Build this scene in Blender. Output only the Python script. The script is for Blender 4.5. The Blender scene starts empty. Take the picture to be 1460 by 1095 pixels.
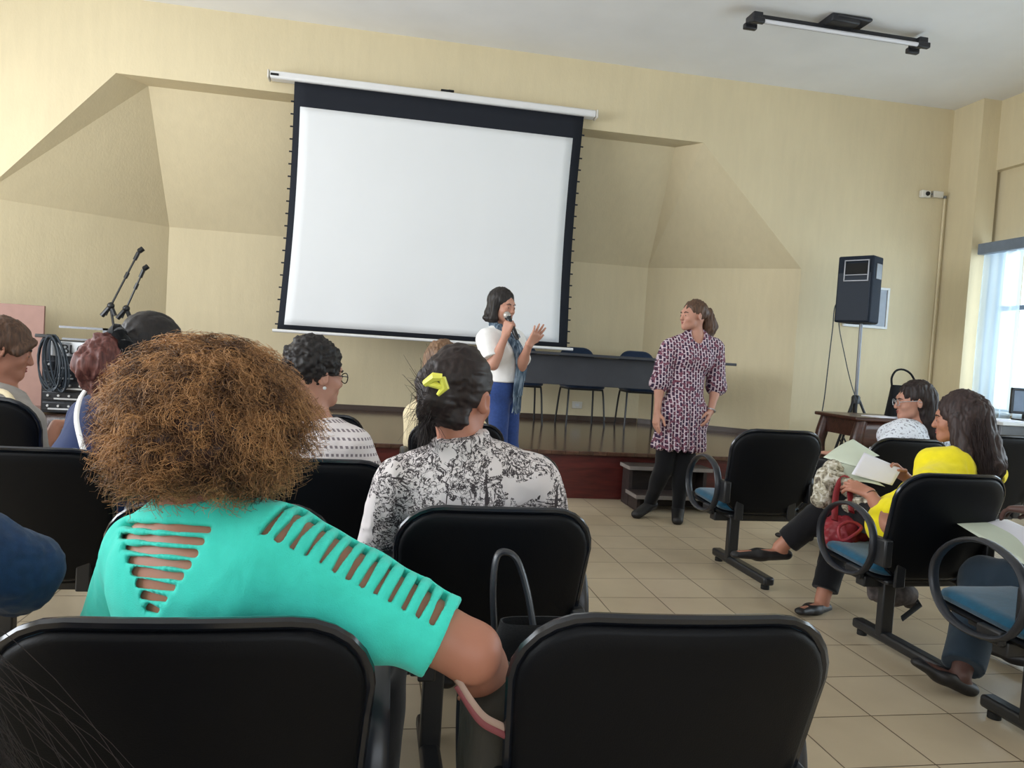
import bpy, bmesh, math, random
import numpy as np
from mathutils import Vector, Matrix
random.seed(7)
RNG = np.random.default_rng(11)
PI = math.pi
S = bpy.context.scene
COL = S.collection

# ------------------------------------------------------------------ camera
# world: X along the front wall, Y towards it, Z up. The lens sits 1.2 m above the floor at X = Y = 0.
F, CX, CY, H = 1071.0, 730.0, 547.5, 1.2
RM = np.array([[0.98238632, 0.05364838, 0.17899436], [-0.17621271, -0.05277204, 0.98293652], [0.06217885, -0.99716446, -0.042389]])
cd = bpy.data.cameras.new('camera')
cam = bpy.data.objects.new('camera', cd)
COL.objects.link(cam)
cd.sensor_width = 36.0
cd.lens = 36.0 * F / 1460.0
cd.clip_start = 0.02
r_, u_, b_ = RM[:, 0], -RM[:, 1], -RM[:, 2]
cam.matrix_world = Matrix(((r_[0], u_[0], b_[0], 0), (r_[1], u_[1], b_[1], 0), (r_[2], u_[2], b_[2], H), (0, 0, 0, 1)))
S.camera = cam

def P(px, py, Y):
    """point of the room at depth Y that is seen at a place of the photograph"""
    r = RM @ np.array([px - CX, py - CY, F])
    return np.array([0, 0, H]) + r * (Y / r[1])

# ------------------------------------------------------------------ light
S.view_settings.view_transform = 'Standard'
S.view_settings.look = 'None'
S.view_settings.exposure = 0.0
S.view_settings.gamma = 1.0
w = bpy.data.worlds.new('daylight'); S.world = w; w.use_nodes = True
w.node_tree.nodes['Background'].inputs[0].default_value = (0.80, 0.90, 1.0, 1)
w.node_tree.nodes['Background'].inputs[1].default_value = 2.2

def area(name, loc, rot, sx, sy, power, col):
    l = bpy.data.lights.new(name, 'AREA'); l.shape = 'RECTANGLE'; l.size = sx; l.size_y = sy
    l.energy = power; l.color = col
    o = bpy.data.objects.new(name, l); COL.objects.link(o); o.location = loc; o.rotation_euler = rot
    return o
# daylight just outside the window openings of both side walls and of the rear wall
area('window_daylight_left', (-5.35, 3.2, 2.3), (0, -PI/2, 0), 2.2, 7.0, 390, (0.92, 0.96, 1.0))
area('window_daylight_right', (6.98, 3.9, 1.85), (0, PI/2, 0), 2.0, 6.9, 170, (0.86, 0.94, 1.0))
area('window_daylight_rear', (0.5, -4.3, 2.3), (PI/2, 0, 0), 8.0, 2.0, 68, (0.95, 0.97, 1.0))

# ------------------------------------------------------------------ materials
def lin(c):
    c = c / 255.0
    return c / 12.92 if c <= 0.04045 else ((c + 0.055) / 1.055) ** 2.4
def C(r, g, b): return (lin(r), lin(g), lin(b), 1.0)

class NT:
    """small helper around a node tree"""
    def __init__(s, name, rough=0.6, metal=0.0, spec=0.5):
        s.m = bpy.data.materials.new(name); s.m.use_nodes = True
        s.t = s.m.node_tree; s.n = s.t.nodes; s.b = s.n['Principled BSDF']
        s.b.inputs['Roughness'].default_value = rough
        s.b.inputs['Metallic'].default_value = metal
        s.b.inputs['Specular IOR Level'].default_value = spec
        s.tc = s.n.new('ShaderNodeTexCoord')
    def node(s, typ, **kw):
        n = s.n.new(typ)
        for k, v in kw.items():
            if k in n.inputs: s.put(n.inputs[k], v)
            else: setattr(n, k, v)
        return n
    def put(s, sock, v):
        if isinstance(v, bpy.types.NodeSocket): s.t.links.new(v, sock)
        else: sock.default_value = v
    def coord(s, scale=(1, 1, 1), loc=(0, 0, 0), rot=(0, 0, 0), kind='Object'):
        m = s.n.new('ShaderNodeMapping')
        s.t.links.new(s.tc.outputs[kind], m.inputs[0])
        m.inputs['Scale'].default_value = scale; m.inputs['Location'].default_value = loc; m.inputs['Rotation'].default_value = rot
        return m.outputs[0]
    def noise(s, vec, scale=5, detail=3, dist=0, rough=0.5):
        n = s.node('ShaderNodeTexNoise'); s.put(n.inputs['Vector'], vec)
        n.inputs['Scale'].default_value = scale; n.inputs['Detail'].default_value = detail
        n.inputs['Distortion'].default_value = dist; n.inputs['Roughness'].default_value = rough
        return n.outputs[0]
    def ramp(s, fac, stops, const=False):
        n = s.n.new('ShaderNodeValToRGB'); s.put(n.inputs[0], fac)
        cr = n.color_ramp
        if const: cr.interpolation = 'CONSTANT'
        while len(cr.elements) < len(stops): cr.elements.new(0.5)
        for e, (p, c) in zip(cr.elements, stops):
            e.position = p; e.color = c if len(c) == 4 else (*c, 1)
        return n.outputs[0]
    def mix(s, fac, a, b, mode='MIX'):
        n = s.n.new('ShaderNodeMix'); n.data_type = 'RGBA'; n.blend_type = mode
        s.put(n.inputs[0], fac); s.put(n.inputs[6], a); s.put(n.inputs[7], b)
        return n.outputs[2]
    def math(s, op, a, b=0.0):
        n = s.n.new('ShaderNodeMath'); n.operation = op; s.put(n.inputs[0], a); s.put(n.inputs[1], b)
        return n.outputs[0]
    def color(s, v): s.put(s.b.inputs['Base Color'], v); return s
    def bump(s, hgt, strength=0.3, dist=0.01):
        n = s.n.new('ShaderNodeBump'); n.inputs['Strength'].default_value = strength; n.inputs['Distance'].default_value = dist
        s.put(n.inputs['Height'], hgt); s.t.links.new(n.outputs[0], s.b.inputs['Normal']); return s

def plain(name, rgb, rough=0.6, metal=0.0, spec=0.5, var=0.10, scale=12, bump=0.0, sheen=0.0, bscale=None):
    t = NT(name, rough, metal, spec)
    c = C(*rgb)
    n = t.noise(t.coord(), scale, 4)
    d = tuple(x * (1 - var) for x in c[:3]) + (1,); e = tuple(min(1, x * (1 + var)) for x in c[:3]) + (1,)
    t.color(t.ramp(n, [(0.3, d), (0.7, e)]))
    if bump: t.bump(t.noise(t.coord(), bscale or scale * 8, 3), bump, 0.004)
    if sheen:
        t.b.inputs['Sheen Weight'].default_value = sheen
    return t.m

def wall_mat(name, rgb):
    t = NT(name, 0.62, 0, 0.3)
    c = C(*rgb)
    v = t.noise(t.coord((1.0, 1.0, 0.16)), 16, 5)                      # faint vertical roller streaks
    bl = t.noise(t.coord(), 0.9, 3)
    a = t.ramp(v, [(0.25, tuple(x * 0.965 for x in c[:3])), (0.75, tuple(min(1, x * 1.025) for x in c[:3]))])
    b = t.ramp(bl, [(0.3, (0.93, 0.93, 0.93)), (0.7, (1, 1, 1))])
    t.color(t.mix(1.0, a, b, 'MULTIPLY'))
    t.bump(t.noise(t.coord((1, 1, 0.5)), 55, 4), 0.25, 0.006)
    return t.m
M = {}
M['wall'] = wall_mat('cream wall paint', (214, 200, 166))
M['ceiling'] = plain('white ceiling paint', (232, 232, 232), 0.7, var=0.03, scale=2)

def floor_mat():
    t = NT('beige ceramic floor tiles', 0.32, 0, 0.45)
    br = t.node('ShaderNodeTexBrick', offset=0.0, squash=1.0)
    t.put(br.inputs['Vector'], t.coord((1, 1, 1), (-1.78 + 0.313 * 40, -2.318 + 0.313 * 40, 0)))
    br.inputs['Scale'].default_value = 1.0
    br.inputs['Brick Width'].default_value = 0.313; br.inputs['Row Height'].default_value = 0.313
    br.inputs['Mortar Size'].default_value = 0.0028; br.inputs['Mortar Smooth'].default_value = 0.3
    br.inputs['Color1'].default_value = C(194, 178, 152); br.inputs['Color2'].default_value = C(187, 171, 145)
    br.inputs['Mortar'].default_value = C(92, 76, 58)
    n = t.noise(t.coord(), 3.2, 6)
    t.color(t.mix(1.0, br.outputs[0], t.ramp(n, [(0.3, (0.86, 0.85, 0.83)), (0.7, (1, 1, 1))]), 'MULTIPLY'))
    t.bump(t.math('SUBTRACT', 1.0, br.outputs['Fac']), 0.4, 0.002)
    return t.m
M['floor'] = floor_mat()

def wood_mat(name, dark, light, rough, scale=(30, 1.2, 30), plank=None, spec=0.5):
    t = NT(name, rough, 0, spec)
    n = t.noise(t.coord(scale), 1.0, 6, 0.6)
    c = t.ramp(n, [(0.3, C(*dark)), (0.72, C(*light))])
    if plank:
        br = t.node('ShaderNodeTexBrick', offset=0.5)
        t.put(br.inputs['Vector'], t.coord((1, 1, 1), (20, 20, 0), (0, 0, PI / 2)))
        br.inputs['Scale'].default_value = 1.0
        br.inputs['Brick Width'].default_value = 3.2; br.inputs['Row Height'].default_value = plank
        br.inputs['Mortar Size'].default_value = 0.002
        br.inputs['Color1'].default_value = (1, 1, 1, 1); br.inputs['Color2'].default_value = (0.78, 0.78, 0.78, 1)
        br.inputs['Mortar'].default_value = (0.25, 0.22, 0.2, 1)
        c = t.mix(1.0, c, br.outputs[0], 'MULTIPLY')
    t.color(c)
    return t.m
M['stage_top'] = wood_mat('varnished stage planks', (66, 45, 36), (100, 73, 58), 0.16, (14, 0.7, 14), 0.12, 0.6)
M['stage_front'] = wood_mat('red stained stage board', (64, 22, 20), (92, 34, 29), 0.35, (4, 4, 30))
M['dark_trim'] = plain('dark stained skirting', (66, 50, 40), 0.4)
M['table_wood'] = wood_mat('dark reddish table wood', (48, 26, 20), (80, 46, 36), 0.3, (3, 30, 30))
M['step_wood'] = wood_mat('worn dark step wood', (36, 28, 27), (58, 47, 44), 0.5, (3, 25, 25))
M['step_edge'] = plain('worn grey step edge', (130, 122, 116), 0.5)
M['shell'] = plain('black chair plastic', (6, 8, 13), 0.5, 0, 0.18, var=0.06, bump=0.12, bscale=400)
M['shell_rim'] = plain('black glossy chair edging', (22, 25, 32), 0.2, 0, 0.6, var=0.03)
M['blue_seat'] = plain('petrol blue upholstery', (22, 78, 104), 0.85, 0, 0.2, 0.14, 40, 0.3, 0.3, 300)
M['navy_seat'] = plain('navy upholstery', (30, 46, 70), 0.85, 0, 0.2, 0.14, 40, 0.3, 0.3, 300)
M['steel_black'] = plain('black enamelled steel', (30, 31, 34), 0.38, 0, 0.5, 0.05)
M['arm'] = plain('charcoal arm plastic', (38, 40, 46), 0.34, 0, 0.5, 0.05)
M['rubber'] = plain('black rubber', (18, 18, 18), 0.8)
M['screen_white'] = plain('matte screen cloth', (226, 228, 230), 0.9, 0, 0.1, 0.012, 1.5)
M['screen_black'] = plain('black screen border', (34, 37, 44), 0.85, 0, 0.2, 0.05)
M['white_metal'] = plain('white enamelled metal', (222, 222, 222), 0.35, 0, 0.5, 0.02)
M['white_plastic'] = plain('off white plastic', (214, 210, 200), 0.45, var=0.02)
M['grey_laminate'] = plain('grey black laminate', (48, 50, 56), 0.5, var=0.12, scale=6)
M['black_fabric'] = plain('black cloth', (20, 21, 24), 0.85, 0, 0.2, 0.12, 30, 0.3, 0.1)
M['speaker_box'] = plain('black speaker carpet', (30, 38, 50), 0.8, 0, 0.3, 0.1, 60, 0.3)
M['speaker_grille'] = plain('black speaker grille', (36, 44, 56), 0.6, 0.1, 0.4, 0.25, 350)
M['grey_metal'] = plain('grey metal', (120, 122, 126), 0.35, 0.7, 0.5, 0.05)
M['paper'] = plain('white paper', (232, 230, 238), 0.8, 0, 0.2, 0.02, 4)
M['paper_green'] = plain('pale green folder paper', (204, 211, 192), 0.75, 0, 0.2, 0.04, 4)
M['pink_board'] = plain('dusty pink board', (156, 122, 112), 0.7, var=0.05)
M['amp_black'] = plain('black amplifier front', (26, 30, 38), 0.3, 0.2, 0.5, 0.05)
M['amp_silver'] = plain('brushed silver panel', (190, 194, 200), 0.3, 0.7, 0.5, 0.04)
M['cable'] = plain('dark blue grey cable', (38, 48, 58), 0.5)
M['lamp_black'] = plain('black lamp metal', (36, 37, 42), 0.45, 0.1, 0.5, 0.05)
M['tube'] = plain('unlit milky lamp tube', (216, 216, 222), 0.3, var=0.01)
M['steel_grey'] = plain('blue grey window steel', (112, 124, 140), 0.45, 0.1)
M['desk_white'] = plain('white laminate', (214, 216, 216), 0.35, var=0.02)

def curtain_mat(name, rgb, tr):
    t = NT(name, 0.9, 0, 0.1)
    t.color(C(*rgb))
    tl = t.n.new('ShaderNodeBsdfTranslucent'); tl.inputs[0].default_value = C(*rgb)
    tp = t.n.new('ShaderNodeBsdfTransparent')
    m1 = t.n.new('ShaderNodeMixShader'); m1.inputs[0].default_value = 0.6
    m2 = t.n.new('ShaderNodeMixShader'); m2.inputs[0].default_value = tr
    t.t.links.new(t.b.outputs[0], m1.inputs[1]); t.t.links.new(tl.outputs[0], m1.inputs[2])
    t.t.links.new(m1.outputs[0], m2.inputs[1]); t.t.links.new(tp.outputs[0], m2.inputs[2])
    t.t.links.new(m2.outputs[0], t.n['Material Output'].inputs[0])
    return t.m
M['sheer'] = curtain_mat('sheer pale blue curtain', (196, 216, 232), 0.45)

# ------------------------------------------------------------------ object helpers
def A3(v): return np.array(v, float)
def nrm(v): v = A3(v); return v / (np.linalg.norm(v) + 1e-12)

class MB:
    """collects shapes; build() links them as ONE mesh object"""
    def __init__(s): s.v = []; s.f = []
    def add(s, vs, fs):
        o = len(s.v); s.v += [tuple(map(float, p)) for p in vs]; s.f += [tuple(i + o for i in q) for q in fs]; return s
    def box(s, c, d, fr=None):
        c = A3(c); h = A3(d) / 2; fr = np.eye(3) if fr is None else A3(fr)
        vs = [c + fr.T @ (h * A3((x, y, z))) for x in (-1, 1) for y in (-1, 1) for z in (-1, 1)]
        return s.add(vs, [(0, 1, 3, 2), (4, 6, 7, 5), (0, 4, 5, 1), (2, 3, 7, 6), (0, 2, 6, 4), (1, 5, 7, 3)])
    def tube(s, pts, r, n=8, closed=False, flat=None, up=(0, 0, 1)):
        """tube along pts; r a number or a list; flat=(w,h) gives an oval section, w across, h towards up"""
        pts = [A3(p) for p in pts]; N = len(pts); rr = r if hasattr(r, '__len__') else [r] * N
        vs = []; nn = None
        for i, p in enumerate(pts):
            a = pts[(i - 1) % N] if (closed or i > 0) else p
            b = pts[(i + 1) % N] if (closed or i < N - 1) else p
            t = nrm(b - a)
            if flat is not None:
                x = nrm(np.cross(t, A3(up))) if np.linalg.norm(np.cross(t, A3(up))) > 1e-4 else nrm(np.cross(t, A3((0.3, 1, 0.2))))
            else:
                if nn is None:
                    nn = np.cross(t, A3((0.31, 0.2, 0.93)));
                    if np.linalg.norm(nn) < 0.1: nn = np.cross(t, A3((1, 0, 0)))
                nn = nrm(nn - t * (nn @ t)); x = nn
            y = np.cross(t, x)
            wx, wy = (flat if flat is not None else (1, 1))
            for k in range(n):
                a_ = 2 * PI * k / n
                vs.append(p + (x * math.cos(a_) * wx + y * math.sin(a_) * wy) * (rr[i] if flat is None else 1))
        fs = []
        for i in range(N if closed else N - 1):
            j = (i + 1) % N
            for k in range(n):
                l = (k + 1) % n
                fs.append((i * n + k, i * n + l, j * n + l, j * n + k))
        if not closed:
            fs.append(tuple(range(n - 1, -1, -1))); fs.append(tuple((N - 1) * n + k for k in range(n)))
        return s.add(vs, fs)
    def lathe(s, prof, c, ax=(0, 0, 1), n=20):
        """prof: list of (radius, height along ax)"""
        c = A3(c); ax = nrm(ax); x = np.cross(ax, A3((0.31, 0.2, 0.93)))
        x = nrm(x) if np.linalg.norm(x) > 0.1 else nrm(np.cross(ax, A3((1, 0, 0)))); y = np.cross(ax, x)
        vs = [c + ax*h + (x*math.cos(2*PI*k/n) + y*math.sin(2*PI*k/n))*max(r, 1e-4) for r, h in prof for k in range(n)]
        fs = [(i*n+k, i*n+(k+1) % n, (i+1)*n+(k+1) % n, (i+1)*n+k) for i in range(len(prof)-1) for k in range(n)]
        return s.add(vs, fs + [tuple(range(n-1, -1, -1)), tuple((len(prof)-1)*n + k for k in range(n))])
    def prism(s, poly, z0, z1):
        n = len(poly)
        vs = [(x, y, z0) for x, y in poly] + [(x, y, z1) for x, y in poly]
        fs = [tuple(range(n - 1, -1, -1)), tuple(range(n, 2 * n))] + [(i, (i + 1) % n, n + (i + 1) % n, n + i) for i in range(n)]
        return s.add(vs, fs)
    def ball(s, c, r, n=14, fr=None):
        c = A3(c); r = A3(r) if hasattr(r, '__len__') else A3((r, r, r)); fr = np.eye(3) if fr is None else A3(fr)
        m = n // 2; vs = []; fs = []
        for i in range(m + 1):
            th = PI * i / m
            for k in range(n):
                ph = 2 * PI * k / n
                vs.append(c + fr.T @ (r * A3((math.sin(th) * math.cos(ph), math.sin(th) * math.sin(ph), math.cos(th)))))
        for i in range(m):
            for k in range(n):
                l = (k + 1) % n; fs.append((i * n + k, (i + 1) * n + k, (i + 1) * n + l, i * n + l))
        return s.add(vs, fs)
    def grid(s, fn, nu, nv, wrap=False):
        vs = [fn(i / (nu - (0 if wrap else 1)), j / (nv - 1)) for j in range(nv) for i in range(nu)]
        fs = []
        for j in range(nv - 1):
            for i in range(nu if wrap else nu - 1):
                k = (i + 1) % nu
                fs.append((j * nu + i, j * nu + k, (j + 1) * nu + k, (j + 1) * nu + i))
        return s.add(vs, fs)
    def build(s, name, mat, parent=None, smooth=True, bevel=0.0, seg=2, solid=0.0, sub=0):
        me = bpy.data.meshes.new(name)
        off = A3(parent_base(parent)) if parent is not None else A3((0, 0, 0))
        me.from_pydata([tuple(A3(p) - off) for p in s.v] if parent is not None else s.v, [], s.f)
        bm = bmesh.new(); bm.from_mesh(me); bmesh.ops.recalc_face_normals(bm, faces=bm.faces); bm.to_mesh(me); bm.free()
        o = bpy.data.objects.new(name, me); COL.objects.link(o)
        me.materials.append(mat)
        if smooth:
            me.polygons.foreach_set('use_smooth', [True] * len(me.polygons))
            if hasattr(me, 'set_sharp_from_angle'): me.set_sharp_from_angle(angle=math.radians(42))
        if solid:
            m = o.modifiers.new('solid', 'SOLIDIFY'); m.thickness = solid; m.offset = 0
        if bevel:
            m = o.modifiers.new('bevel', 'BEVEL'); m.width = bevel; m.segments = seg; m.limit_method = 'ANGLE'; m.angle_limit = math.radians(40)
        if sub:
            m = o.modifiers.new('sub', 'SUBSURF'); m.levels = sub; m.render_levels = sub
        if parent is not None:
            o.parent = parent; BASE[o.name] = parent_base(parent)
        return o

BASE = {}
def parent_base(o):
    return BASE.get(o.name, (0, 0, 0))
def thing(name, label, cat, base=(0, 0, 0), group=None, local=False):
    """an Empty at the thing's base; parts are given in room coordinates unless local"""
    o = bpy.data.objects.new(name, None); COL.objects.link(o); o.location = base; o.empty_display_size = 0.1
    o['label'] = label; o['category'] = cat
    if group: o['group'] = group
    BASE[o.name] = (0, 0, 0) if local else tuple(base)
    return o
def tag(o, label, cat, group=None):
    o['label'] = label; o['category'] = cat
    if group: o['group'] = group
    return o
def sub_of(o, parent):
    """make o (built with the thing as parent, so in its coordinates) a sub-part of another part"""
    o.parent = parent; return o
def struct(o): o['kind'] = 'structure'; return o
def copy_tree(root, loc, rz, label, group=None, scale=None):
    r = root.copy(); COL.objects.link(r); r.location = loc; r.rotation_euler = (0, 0, rz); r['label'] = label
    if group: r['group'] = group
    if scale: r.scale = scale
    for ch in list(root.children):
        c = ch.copy(); COL.objects.link(c); c.parent = r
        for g in list(ch.children):
            d = g.copy(); COL.objects.link(d); d.parent = c
    return r

# ------------------------------------------------------------------ the room
YF, YB, ZC, ZL, ZB = 7.9, 8.97, 4.345, 2.35, 3.63
XL, XR = -5.2, 6.72
YR = -4.2
def quadobj(name, quads, mat):
    b = MB()
    for q in quads: b.add(q, [tuple(range(len(q)))])
    return struct(b.build(name, mat, smooth=False))
struct(MB().box(((XL + XR) / 2, (YR + 9.4) / 2, -0.06), (XR - XL + 0.6, 9.4 - YR + 0.6, 0.12)).build('floor', M['floor'], smooth=False))
struct(MB().box(((XL + XR) / 2, (YR + 9.4) / 2, ZC + 0.06), (XR - XL + 0.6, 9.4 - YR + 0.6, 0.12)).build('ceiling', M['ceiling'], smooth=False))
# front wall: beam band, flush flanks, and the folded niche behind the stage
PLx, PRx, QLx, QRx, ALx, ARx, BLx, BRx, YQ = -2.60, 3.41, -2.39, 3.20, -3.745, 4.70, -2.34, 3.26, 8.19
wf = [
    [(XL, YF, ZB), (XR, YF, ZB), (XR, YF, ZC), (XL, YF, ZC)],
    [(XL, YF, 0), (ALx, YF, 0), (ALx, YF, ZL), (PLx, YF, ZB), (XL, YF, ZB)],
    [(ARx, YF, 0), (XR, YF, 0), (XR, YF, ZB), (PRx, YF, ZB), (ARx, YF, ZL)],
    [(ALx, YF, 0), (BLx, YB, 0), (BLx, YB, ZL), (ALx, YF, ZL)],
    [(BRx, YB, 0), (ARx, YF, 0), (ARx, YF, ZL), (BRx, YB, ZL)],
    [(BLx, YB, 0), (BRx, YB, 0), (BRx, YB, ZL), (BLx, YB, ZL)],
    [(BLx, YB, ZL), (BRx, YB, ZL), (QRx, YQ, ZB), (QLx, YQ, ZB)],
    [(ALx, YF, ZL), (BLx, YB, ZL), (QLx, YQ, ZB), (PLx, YF, ZB)],
    [(BRx, YB, ZL), (ARx, YF, ZL), (PRx, YF, ZB), (QRx, YQ, ZB)],
    [(PLx, YF, ZB), (QLx, YQ, ZB), (QRx, YQ, ZB), (PRx, YF, ZB)],
]
b = MB()
for q in wf: b.add(q, [tuple(range(len(q)))])
bm_ = b.build('wall_front', M['wall'], smooth=False); struct(bm_)
bb = bmesh.new(); bb.from_mesh(bm_.data); bmesh.ops.remove_doubles(bb, verts=bb.verts, dist=1e-4); bmesh.ops.recalc_face_normals(bb, faces=bb.faces); bb.to_mesh(bm_.data); bb.free()
# right wall: pier in the corner, beam, wall with a long window opening
wr = MB()
wr.box((XR - 0.10, 7.70, ZC / 2), (0.25, 0.48, ZC))                 # corner pier
wr.box((XR + 0.12, 1.7, (3.57 + ZC) / 2), (0.24, 12.2, ZC - 3.57))     # beam
wr.box((XR + 0.20, 1.7, (2.74 + 3.57) / 2), (0.24, 12.2, 3.57 - 2.74))
wr.box((XR + 0.20, 1.7, 0.43), (0.24, 12.2, 0.86))
wr.box((XR + 0.20, -1.9, 1.8), (0.24, 4.8, 1.9))
wr.box((XR + 0.20, 7.55, 1.8), (0.24, 0.5, 1.9))
struct(wr.build('wall_right', M['wall'], smooth=False))
wl = MB()
wl.box((XL - 0.06, 1.85, 0.6), (0.2, 12.3, 1.2)); wl.box((XL - 0.06, 1.85, (3.4 + ZC) / 2), (0.2, 12.3, ZC - 3.4))
wl.box((XL - 0.06, -2.3, 2.3), (0.2, 4.0, 2.2)); wl.box((XL - 0.06, 7.4, 2.3), (0.2, 1.4, 2.2))
struct(wl.build('wall_left', M['wall'], smooth=False))
wb = MB()
xc = (XL + XR) / 2; ww = XR - XL + 0.6
wb.box((xc, YR, 0.6), (ww, 0.2, 1.2)); wb.box((xc, YR, (3.4 + ZC) / 2), (ww, 0.2, ZC - 3.4))
wb.box((XL + 0.7, YR, 2.3), (2.0, 0.2, 2.2)); wb.box((XR - 0.9, YR, 2.3), (2.4, 0.2, 2.2))
struct(wb.build('wall_rear', M['wall'], smooth=False))
# stage: planked top with a red front board
stage_poly = [(-2.36, 6.08), (3.30, 6.08), (4.22, 7.905), (4.60, 7.905), (BRx, YB), (BLx, YB), (-3.66, 7.905), (-3.28, 7.905)]
st = thing('stage', 'low planked stage with a dark red front board along the front wall', 'stage', (0.47, 7.4, 0))
inner = [(-2.33, 6.10), (3.28, 6.10), (4.19, 7.895), (4.60, 7.895), (3.24, 8.95), (-2.32, 8.95), (-3.64, 7.895), (-3.25, 7.895)]
MB().prism(inner, 0.001, 0.375).build('front_board', M['stage_front'], st, smooth=False)
MB().prism([(-2.40, 6.045), (3.33, 6.045), (4.24, 7.895), (4.62, 7.895), (3.24, 8.955), (-2.32, 8.955), (-3.66, 7.895), (-3.29, 7.895)], 0.375, 0.41).build('stage_top', M['stage_top'], st, smooth=False, bevel=0.006)
# skirting on the back of the stage
bs = MB()
for a, c in (((BLx + 0.02, YB - 0.012), (BRx - 0.02, YB - 0.012)), ((BRx, YB - 0.015), (4.64, YF - 0.015)), ((-3.70, YF - 0.015), (BLx, YB - 0.015))):
    a = A3((*a, 0.44)); c = A3((*c, 0.44)); d = nrm(c - a); n = np.cross(d, (0, 0, 1))
    bs.box((a + c) / 2, (np.linalg.norm(c - a), 0.02, 0.058), np.stack([d, n, A3((0, 0, 1))]))
struct(bs.build('baseboard_front', M['dark_trim'], smooth=False))
# right window: steel frame, sheer curtains, pelmet
wn = bpy.data.objects.new('window_1', None); COL.objects.link(wn); wn['kind'] = 'structure'
fr = MB(); xw = XR + 0.10
for y in np.arange(0.5, 7.4, 0.98): fr.box((xw, y, 1.8), (0.05, 0.05, 1.88))
for z in (0.88, 2.02, 2.72): fr.box((xw, 3.9, z), (0.05, 6.9, 0.05))
fr.build('window_frame', M['steel_grey'], wn, smooth=False)
gl = NT('window glass', 0.0); gl.b.inputs['Transmission Weight'].default_value = 1.0; gl.b.inputs['Base Color'].default_value = (1, 1, 1, 1); gl.b.inputs['IOR'].default_value = 1.0
gt = gl.n.new('ShaderNodeBsdfTransparent'); gt.inputs[0].default_value = (0.93, 0.96, 0.97, 1)
gl.t.links.new(gt.outputs[0], gl.n['Material Output'].inputs[0])
MB().box((xw + 0.005, 3.9, 1.8), (0.006, 6.8, 1.86)).build('window_pane', gl.m, wn, smooth=False)
MB().box((XR + 0.03, 3.9, 0.865), (0.24, 6.9, 0.03)).build('window_sill', M['white_plastic'], wn, smooth=False, bevel=0.006)
pe = MB().box((6.60, 5.2, 2.665), (0.16, 4.40, 0.12)).build('curtain_pelmet', M['steel_grey'], smooth=False, bevel=0.008)
tag(pe, 'blue grey pelmet box above the bright right hand window', 'pelmet')
def curtain(name, y0, y1, label, ph, mat=M['sheer']):
    def fn(u, v):
        y = y0 + (y1 - y0) * u
        z = 2.61 - (2.61 - 0.55) * v
        amp = 0.022 + 0.014 * v
        x = 6.59 + amp * math.sin((y * 46) + ph + 0.8 * math.sin(3 * v + y * 3)) * (0.6 + 0.4 * math.sin(y * 11 + ph))
        return (x, y, z)
    n = int((y1 - y0) * 110)
    o = MB().grid(fn, n, 24).build(name, mat)
    return tag(o, label, 'curtain', 'sheer curtains at the right window')
curtain('sheer_curtain', 6.86, 7.38, 'narrow sheer pale blue curtain at the far end of the window next to the corner', 0.3)
curtain('sheer_curtain', 4.9, 6.80, 'wide sheer curtain glowing white before the window pane', 1.9)
# ------------------------------------------------------------------ auditorium chairs
def outline(w, h, rt, rb, n=7, bot=1.0):
    """rounded rectangle in (x, s): s from 0 to h, width w at the top, w*bot at the bottom"""
    pts = []
    for cx, cs, r, a0 in ((w/2 - rt, h - rt, rt, 0), (-w/2 + rt, h - rt, rt, 90), (-w*bot/2 + rb, rb, rb, 180), (w*bot/2 - rb, rb, rb, 270)):
        for k in range(n):
            a = math.radians(a0 + 90 * k / (n - 1)); pts.append((cx + r * math.cos(a), cs + r * math.sin(a)))
    out = []
    for i, p in enumerate(pts):                       # a few points along the straight runs
        q = pts[(i + 1) % len(pts)]; L = math.hypot(q[0]-p[0], q[1]-p[1]); m = max(1, int(L / 0.05))
        for k in range(m): out.append((p[0] + (q[0]-p[0]) * k / m, p[1] + (q[1]-p[1]) * k / m))
    return out
def slab(mb, ol, t0, t1, fn, edge=0.012, dome0=0.0, dome1=0.0):
    """solid between thickness t0 and t1 with rounded edges; fn(x, s, t) places it"""
    cx = sum(p[0] for p in ol) / len(ol); cs = sum(p[1] for p in ol) / len(ol); n = len(ol)
    rings = []
    ins = lambda k: [(cx + (x - cx) * k, cs + (s - cs) * k) for x, s in ol]
    e = edge / 0.25
    for k, t in ((0.02, t0 - dome0), (0.5, t0 - dome0 * 0.8), (0.82, t0 - dome0 * 0.3), (1 - e, t0), (1 - e * 0.3, t0 + (t1 - t0) * 0.18), (1, t0 + (t1 - t0) * 0.5), (1 - e * 0.3, t1 - (t1 - t0) * 0.18), (1 - e, t1), (0.82, t1 + dome1 * 0.3), (0.5, t1 + dome1 * 0.8), (0.02, t1 + dome1)):
        rings.append([fn(x, s, t) for x, s in ins(k)])
    vs = [p for r in rings for p in r]; fs = []
    for i in range(len(rings) - 1):
        for k in range(n):
            l = (k + 1) % n; fs.append((i*n + k, i*n + l, (i+1)*n + l, (i+1)*n + k))
    fs.append(tuple(range(n - 1, -1, -1))); fs.append(tuple((len(rings)-1)*n + k for k in range(n)))
    mb.add(vs, fs)
def smooth_loop(ctrl, m=6, closed=True):
    """Catmull-Rom through control points"""
    ctrl = [A3(c) for c in ctrl]; n = len(ctrl); out = []
    for i in range(n if closed else n - 1):
        p0 = ctrl[(i-1) % n] if closed or i > 0 else ctrl[i]; p1 = ctrl[i]; p2 = ctrl[(i+1) % n]
        p3 = ctrl[(i+2) % n] if closed or i < n - 2 else p2
        for k in range(m):
            t = k / m
            out.append(0.5 * (2*p1 + (p2-p0)*t + (2*p0-5*p1+4*p2-p3)*t*t + (3*p1-p0-3*p2+p3)*t**3))
    if not closed: out.append(ctrl[-1])
    return out
LEAN = math.radians(16)
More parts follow.
